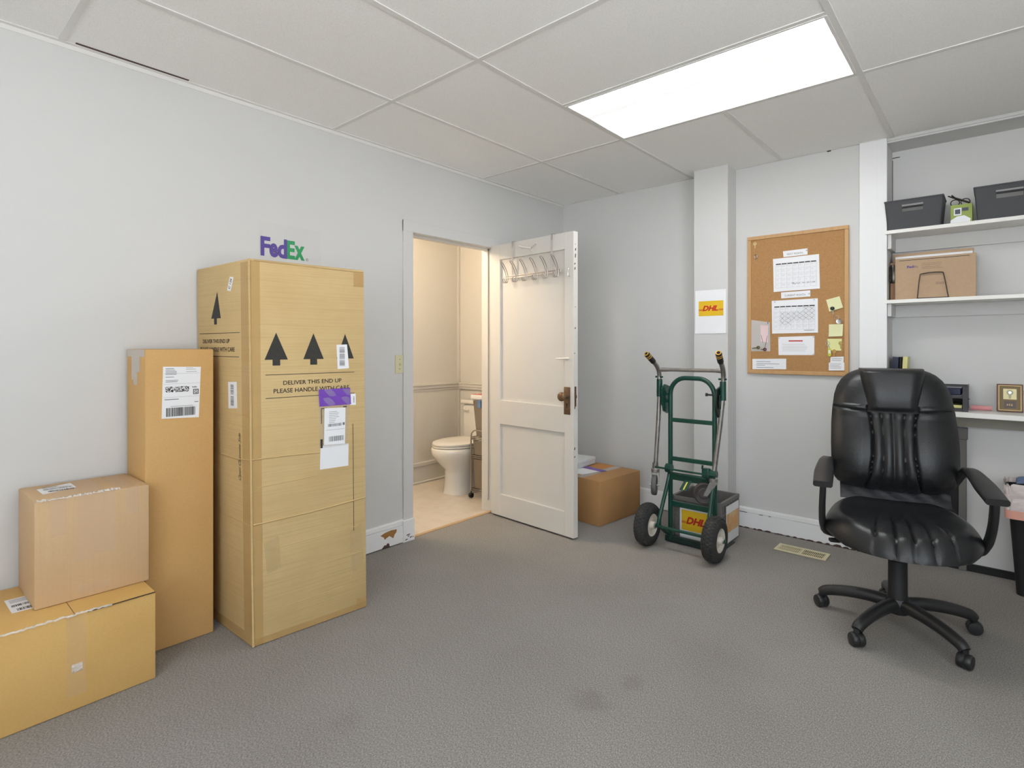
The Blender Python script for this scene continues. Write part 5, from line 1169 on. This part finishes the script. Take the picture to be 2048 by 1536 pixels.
o = MB(); o.rect(FPq, 0.009, 0.01, 0.099, 0.143, 0, 0.0014); o.build('inner_panel', mat('olive_gold_panel', (112, 94, 62), 0.5, 0.2), t)
o = MB()
for (a_, b_, c_, d_) in ((0.008, 0.009, 0.1, 0.0115), (0.008, 0.1415, 0.1, 0.144), (0.008, 0.009, 0.0105, 0.144), (0.0975, 0.009, 0.1, 0.144)): o.rect(FPq, a_, b_, c_, d_, 0.0014, 0.0026)
o.build('gold_border', M['goldplate'], t)
o = MB(); o.rect(FPq, 0.027, 0.069, 0.081, 0.126, 0.0014, 0.0024); pp = o.build('medal_plate', mat('pale_gold', (198, 186, 140), 0.4, 0.3), t)
o = MB()
o.prism(FPq, [(0.054 + (0.016 if k % 2 else 0.012) * math.cos(k * PI / 12), 0.106 + (0.016 if k % 2 else 0.012) * math.sin(k * PI / 12)) for k in range(24)], 0.0024, 0.0045); o.prism(FPq, [(0.05, 0.074), (0.058, 0.074), (0.06, 0.092), (0.048, 0.092)], 0.0024, 0.0036); o.build('medal', mat('grey_medal', (120, 118, 100), 0.35, 0.7), pp, 30)
o = MB(); o.lathe(FPq(0.054, 0.106, 0.0045), FPq.N, [(0.008, 0), (0.007, 0.0014), (0, 0.002)], 20); o.build('medal_centre', M['steel'], pp, 40)
o = MB(); o.rect(FPq, 0.031, 0.022, 0.077, 0.058, 0.0014, 0.0024); pp = o.build('name_plate', mat('dark_brown_plate', (66, 40, 30), 0.35), t)
o = MB()
for k in range(3): o.lines(FPq, 0.041 + k * 0.009, 0.048 + k * 0.009, [0.043, 0.039, 0.036], 0.0016, 0.003, 0.3)
o.build('plate_engraving', M['goldplate'], pp)
for nm, lb, x, wd, h, mm, ti in (('book', 'black spined book standing on the counter behind the chair back', 2.391, 0.03, 0.293, M['navy'], 0.03), ('book', 'thin dark book leaning beside the black spined book', 2.417, 0.008, 0.292, M['blackdeep'], 0.03), ('book', 'yellow pale book standing right of the dark books', 2.436, 0.024, 0.293, M['palegreen'], 0.04)):
    q = thing(nm, lb, 'book', (x, 0.12, DZ + 0.002))
    Rm = Matrix.Rotation(ti, 4, 'Y')
    o = MB(); o.box((-wd / 2, -0.06, 0), (wd / 2, 0.06, h), 0.002, Rm); o.build('cover', mm, q)
    o = MB(); o.box((-wd / 2 + 0.002, -0.056, 0.003), (wd / 2 - 0.002, 0.0605, h + 0.0006), 0, Rm); o.build('pages', M['paper'], q)
# dark panel under the counter
t = thing('framed_panel', 'dark panel in a grey frame on the wall under the counter', 'panel', (2.61, 0.055, 0.36))
o = MB(); o.box((-0.085, -0.02, -0.36 + 0.001), (0.085, -0.001, 0.40)); o.build('panel_board', M['blackdeep'], t)
o = MB(); o.box((-0.12, -0.034, 0.37), (0.125, -0.001, 0.435), 0.003); o.box((0.085, -0.03, -0.359), (0.12, -0.001, 0.37), 0.003); o.box((-0.12, -0.03, -0.359), (-0.085, -0.001, 0.37), 0.003); o.build('panel_frame', M['greyframe'], t)

# waste bin
WB = (3.02, -0.12, 0.0)
t = thing('waste_bin', 'black waste bin with white liner under the counter at right', 'bin', WB)
def rr(hx, hy, z, r=0.03, k=6):
    out = []
    for cx, cy, a0 in ((hx - r, hy - r, 0), (-hx + r, hy - r, PI / 2), (-hx + r, -hy + r, PI), (hx - r, -hy + r, 3 * PI / 2)):
        for i in range(k): a_ = a0 + PI / 2 * i / (k - 1); out.append(Vector((cx + r * math.cos(a_), cy + r * math.sin(a_), z)))
    return out
o = MB(); o.loft([rr(0.09, 0.07, 0.0), rr(0.125, 0.1, 0.52), rr(0.128, 0.103, 0.535), rr(0.12, 0.095, 0.535), rr(0.115, 0.09, 0.5), rr(0.085, 0.065, 0.02)]); o.build('bin_body', M['blackdeep'], t, 40)
o = MB(); rings = []
for j in range(14):
    f = j / 13; z = 0.405 + 0.152 * f
    base = rr(0.128 + 0.004 + 0.004 * f, 0.103 + 0.004 + 0.004 * f, z, 0.032, 12)
    rings.append([Vector((p.x * (1 + 0.03 * math.sin(i * 2.3 + j * 0.9) * math.sin(i * 0.7 + j * 1.7)), p.y * (1 + 0.03 * math.sin(i * 1.9 + j)), p.z + 0.006 * math.sin(i * 1.3) * f)) for i, p in enumerate(base)])
V_ = [[o.v(p) for p in r_] for r_ in rings]
for a_, b_ in zip(V_, V_[1:]):
    for j in range(len(a_)): o._f([a_[j], a_[(j + 1) % len(a_)], b_[(j + 1) % len(a_)], b_[j]])
o.build('bin_liner', M['liner'], t, 60)
o = MB(); rings = [rr(0.129 + 0.006, 0.104 + 0.006, z, 0.032, 12) for z in (0.388, 0.395, 0.425, 0.43)]
V_ = [[o.v(p) for p in r_] for r_ in rings]
for a_, b_ in zip(V_, V_[1:]):
    for j in range(len(a_)): o._f([a_[j], a_[(j + 1) % len(a_)], b_[(j + 1) % len(a_)], b_[j]])
o.build('drawstring_band', M['linerpink'], t, 60)
o = MB(); o.grid(lambda a_, b_: Vector((WB[0] - 0.09 + 0.18 * a_, WB[1] - 0.07 + 0.14 * b_, 0.545 + 0.03 * math.sin(a_ * 7 + b_ * 3) * math.sin(b_ * 6) + 0.03 * (1 - abs(a_ - 0.5)))), 16, 16)
tag(o.build('crumpled_paper', mat('blue_grey_paper', (92, 110, 140), 0.5, mottle=(14, 0.6, (60, 74, 100))), None, 60), 'crumpled blue grey paper on top of the waste bin', 'paper')

# ------------------------------------------------------------------ office chair (front towards local -y)
CH0 = (2.526, -0.98, 0.0); CRZ = math.radians(12)
t = thing('office_chair', 'black leather office chair with padded back and arms', 'chair', CH0, CRZ)
o = MB()                                         # five star base
o.lathe((0, 0, 0.075), (0, 0, 1), [(0, 0), (0.04, 0), (0.05, 0.02), (0.05, 0.05), (0.042, 0.066), (0, 0.066)], 28)
hub = o.build('base_hub', M['black'], t, 50)
for k in range(5):
    a_ = math.radians(177 + 72 * k) - CRZ; c_, s_ = math.cos(a_), math.sin(a_); R0 = 0.305
    pth = smoothpath([(0.02 * c_, 0.02 * s_, 0.112), (0.1 * c_, 0.1 * s_, 0.116), (0.2 * c_, 0.2 * s_, 0.106), (0.28 * c_, 0.28 * s_, 0.086), (R0 * c_, R0 * s_, 0.068)], 5)
    o = MB(); n_ = len(pth); o.tube(pth, [lerp(0.029, 0.0215, i / (n_ - 1)) for i in range(n_)], 14); lg = o.build('leg', M['black'], t, 60)
    o = MB()
    px, py = R0 * c_, R0 * s_
    o.tube([(px, py, 0.075), (px, py, 0.045)], 0.012, 12)
    ca = a_ + (0.9, -0.5, 0.4, 1.2, 0.2)[k]; X_ = Vector((math.cos(ca), math.sin(ca), 0))
    for sgn in (-1, 1):
        o.lathe(Vector((px, py, 0.029)) + X_ * (0.004 * sgn), X_ * sgn, [(0, 0), (0.028, 0), (0.029, 0.004), (0.029, 0.014), (0.025, 0.02), (0.012, 0.022), (0, 0.022)], 24)
    o.lathe(Vector((px, py, 0.0305)) - X_ * 0.004, X_, [(0, 0), (0.0302, 0), (0.0302, 0.008), (0, 0.008)], 24)
    o.build('caster', M['black'], lg, 40)
o = MB(); o.lathe((0, 0, 0.10), (0, 0, 1), [(0.041, 0), (0.041, 0.03), (0.037, 0.04), (0.036, 0.2), (0.032, 0.205), (0.018, 0.205), (0.018, 0.3)], 28); o.build('gas_column', M['blackdeep'], t, 40)
o = MB(); o.box((-0.075, -0.10, 0.388), (0.075, 0.12, 0.416), 0.008); o.box((-0.05, -0.055, 0.34), (0.05, 0.075, 0.39), 0.01); o.build('tilt_mechanism', M['blackdeep'], t)
o = MB(); o.tube([(-0.05, -0.02, 0.385), (-0.17, -0.10, 0.392), (-0.215, -0.13, 0.394)], 0.006, 8); o.bar([(-0.205, -0.12, 0.394), (-0.235, -0.14, 0.394), (-0.262, -0.152, 0.395)], [0.02, 0.036, 0.026], 0.014); o.build('height_lever', M['blackdeep'], t, 50)
# seat
SA, SB, SCY = 0.276, 0.285, -0.055
def seat_outline(th, r=1.0, ex=2.9):
    c_, s_ = math.cos(th), math.sin(th)
    ex = 2.0 + 0.6 * ss(-0.3, 0.5, s_)
    return SA * r * math.copysign(abs(c_) ** (2 / ex), c_), SCY + SB * r * math.copysign(abs(s_) ** (2 / ex), s_)
SEAMS = (-0.44, -0.15, 0.10, 0.36, 0.66)
def seat_top(x, y, r):
    z = 0.520 - 0.012 * (1 - r * r)
    z += 0.022 * ss(0.02, 0.22, y)                               # rises at the rear
    z -= 0.042 * ss(-0.14, -0.36, y) ** 1.3                       # waterfall front
    z -= 0.055 * max(0.0, (r - 0.80) / 0.20) ** 2.2
    fr = ss(0.03, -0.12, y)
    if fr > 0:
        s_ = x / (0.15 + 0.30 * max(0.0, -y + 0.02))
        for q in SEAMS:
            z -= fr * 0.013 * gs((s_ - q) * (0.15 + 0.30 * max(0.0, -y + 0.02)), 0.005)
        if -0.44 < s_ < 0.66:
            ed = min(abs(s_ - q) for q in SEAMS)
            z += fr * 0.006 * min(1.0, ed / 0.12)
    return z
o = MB()
NT, NR = 220, 46
V_ = []
for i in range(NR + 1):
    r = (i / NR) ** 0.8
    row = []
    for j in range(NT):
        x, y = seat_outline(2 * PI * j / NT, max(r, 1e-3)); row.append(o.v((x, y, seat_top(x, y, r))))
    V_.append(row)
for i in range(NR):
    for j in range(NT): o._f([V_[i][j], V_[i][(j + 1) % NT], V_[i + 1][(j + 1) % NT], V_[i + 1][j]])
prev = V_[-1]
for rr_, dz in ((1.018, -0.018), (1.020, -0.028), (1.008, -0.042), (0.96, -0.052), (0.6, -0.056)):
    row = []
    for j in range(NT):
        x, y = seat_outline(2 * PI * j / NT, 1.0); z1 = seat_top(x, y, 1.0); x2, y2 = seat_outline(2 * PI * j / NT, rr_)
        row.append(o.v((x2, y2, max(z1 + dz, 0.408))))
    for j in range(NT): o._f([prev[j], prev[(j + 1) % NT], row[(j + 1) % NT], row[j]])
    prev = row
o._f(list(reversed(prev)))
o._f(list(V_[0]))
o.build('seat', M['leather'], t, 70)
# backrest: v runs up from the bottom edge
VZ0, VZ1 = 0.565, 1.135
def back_hw(v): return interp([0, 0.03, 0.08, 0.2, 0.35, 0.52, 0.65, 0.775, 0.85, 0.91, 0.955, 0.98, 1.0], [0.226, 0.238, 0.246, 0.252, 0.2535, 0.252, 0.247, 0.238, 0.226, 0.207, 0.182, 0.158, 0.128], v)
def back_y(v): return 0.175 + 0.115 * v - 0.03 * math.sin(PI * min(1, v / 0.6)) + 0.012 * ss(0.7, 1, v)
def back_bulge(u, v):
    """forward relief of the cushion; u -1..1 across"""
    x = u * back_hw(v); e = 1 - abs(u) ** 5; ev = 1 - (abs(v - 0.5) * 2) ** 10
    d = 0.034 * e * max(0, ev) + 0.020 * (1 - u * u) * ss(0, 0.15, v)
    hwc = interp([0, 0.12, 0.3, 0.45, 0.6, 0.68], [0.112, 0.096, 0.082, 0.081, 0.088, 0.098], v)
    side = ss(0.66, 0.60, v)
    if v < 0.70:
        d -= 0.011 * gs(abs(x) - hwc, 0.006)
        if abs(x) < hwc:
            d += 0.013 * abs(math.sin(4 * PI * (x + hwc) / (2 * hwc))) ** 0.7 * ss(0.70, 0.62, v) * (0.6 + 0.4 * ss(0, 0.1, v)) - 0.006
        else:
            d += 0.008 * ss(hwc, hwc + 0.05, abs(x))
    if abs(x) > 0.09: d -= 0.010 * gs(v - (0.655 + 0.10 * max(0, abs(x) - 0.1)), 0.009)
    return d
o = MB()
NU, NV = 150, 130
def bf(a_, b_):
    u = -1 + 2 * a_; v = b_
    ue = math.copysign(1 - (1 - abs(u)) ** 1.25, u)
    z = lerp(VZ0, VZ1, v) + (-0.022 * (1 - u * u) + 0.022) * (1 - v) ** 2 * 1.2 - 0.0 * v
    return Vector((ue * back_hw(v), back_y(v) - back_bulge(ue, v) + 0.03 * abs(ue) ** 6, z))
g = o.grid(bf, NU, NV)
def bk(a_, b_):
    p = bf(a_, b_); u = -1 + 2 * a_
    return Vector((p.x * 0.97, back_y(b_) + 0.035 + 0.018 * (1 - u * u), p.z * 0.995 + 0.004))
h = o.grid(bk, NU, NV)
for i in range(NU - 1):
    o._f([g[i][0], g[i + 1][0], h[i + 1][0], h[i][0]]); o._f([g[i][-1], g[i + 1][-1], h[i + 1][-1], h[i][-1]])
for j in range(NV - 1):
    o._f([g[0][j], g[0][j + 1], h[0][j + 1], h[0][j]]); o._f([g[-1][j], g[-1][j + 1], h[-1][j + 1], h[-1][j]])
back = o.build('backrest', M['leather'], t, 60)
# headrest pad wrapping over the top
o = MB()
def hr(a_, b_):
    u = -1 + 2 * a_; v = lerp(0.625, 1.0, b_)
    hw = lerp(0.100, 0.131, ss(0, 1, b_))
    x = u * hw; uu = min(1, abs(x) / back_hw(v))
    z = lerp(VZ0, VZ1 + 0.012, v)
    puff = 0.040 * math.sin(PI * min(1, b_ * 0.55 + 0.08)) * (1 - abs(u) ** 6) * ss(0, 0.12, b_) + 0.004
    roll = 0.06 * max(0, (b_ - 0.86) / 0.14) ** 2
    return Vector((x, back_y(v) - 0.052 - puff * 0.9 + roll + 0.012 * abs(u) ** 4, z + 0.004 - 0.012 * max(0, (b_ - 0.9) / 0.1) ** 3))
g = o.grid(hr, 48, 44)
h = o.grid(lambda a_, b_: Vector((hr(a_, b_).x, back_y(lerp(0.625, 1.0, b_)) + 0.03, hr(a_, b_).z)), 48, 44)
for i in range(47):
    o._f([g[i][0], g[i + 1][0], h[i + 1][0], h[i][0]]); o._f([g[i][-1], g[i + 1][-1], h[i + 1][-1], h[i][-1]])
for j in range(43):
    o._f([g[0][j], g[0][j + 1], h[0][j + 1], h[0][j]]); o._f([g[-1][j], g[-1][j + 1], h[-1][j + 1], h[-1][j]])
o.build('headrest', M['leather'], t, 60)
# wrinkled leather skirt between back and seat, and the support behind
o = MB(); o.grid(lambda a_, b_: Vector((-0.215 + 0.43 * a_, 0.145 + 0.07 * b_ + 0.004 * math.sin(a_ * 31 + b_ * 9) * math.sin(b_ * PI), 0.52 + 0.085 * b_)), 50, 10); o.build('rear_skirt', mat('worn_grey_leather', (46, 46, 50), 0.45, bump=(40, 0.5, 0.006)), t, 60)
o = MB(); o.bar(smoothpath([(0, 0.08, 0.385), (0, 0.22, 0.40), (0, 0.285, 0.5), (0, 0.30, 0.70)]), 0.07, 0.014, (1, 0, 0)); o.build('back_support', M['blackdeep'], t, 50)
for sx in (-1, 1):
    o = MB()
    X0 = 0.262
    pth = smoothpath([(sx * 0.235, 0.205, 0.625), (sx * 0.262, 0.165, 0.690), (sx * 0.272, 0.10, 0.703), (sx * 0.280, 0.0, 0.692), (sx * 0.286, -0.12, 0.672), (sx * 0.290, -0.235, 0.655)], 6)
    n_ = len(pth); wd = [interp([0, 0.2, 0.45, 0.75, 1], [0.028, 0.038, 0.058, 0.078, 0.074], i / (n_ - 1)) for i in range(n_)]
    o.bar(pth, wd, 0.026)
    am = o.build('armrest', M['black'], t, 50)
    o = MB()
    pth = smoothpath([(sx * 0.288, -0.20, 0.652), (sx * 0.290, -0.185, 0.60), (sx * 0.292, -0.14, 0.52), (sx * 0.288, -0.08, 0.445), (sx * 0.262, -0.03, 0.40), (sx * 0.12, 0.0, 0.386)], 6)
    o.bar(pth, [interp([0, 0.3, 0.7, 1], [0.05, 0.042, 0.04, 0.05], i / (len(pth) - 1)) for i in range(len(pth))], 0.024, (sx, 0, 0.2)); o.build('arm_support', M['black'], am, 50)
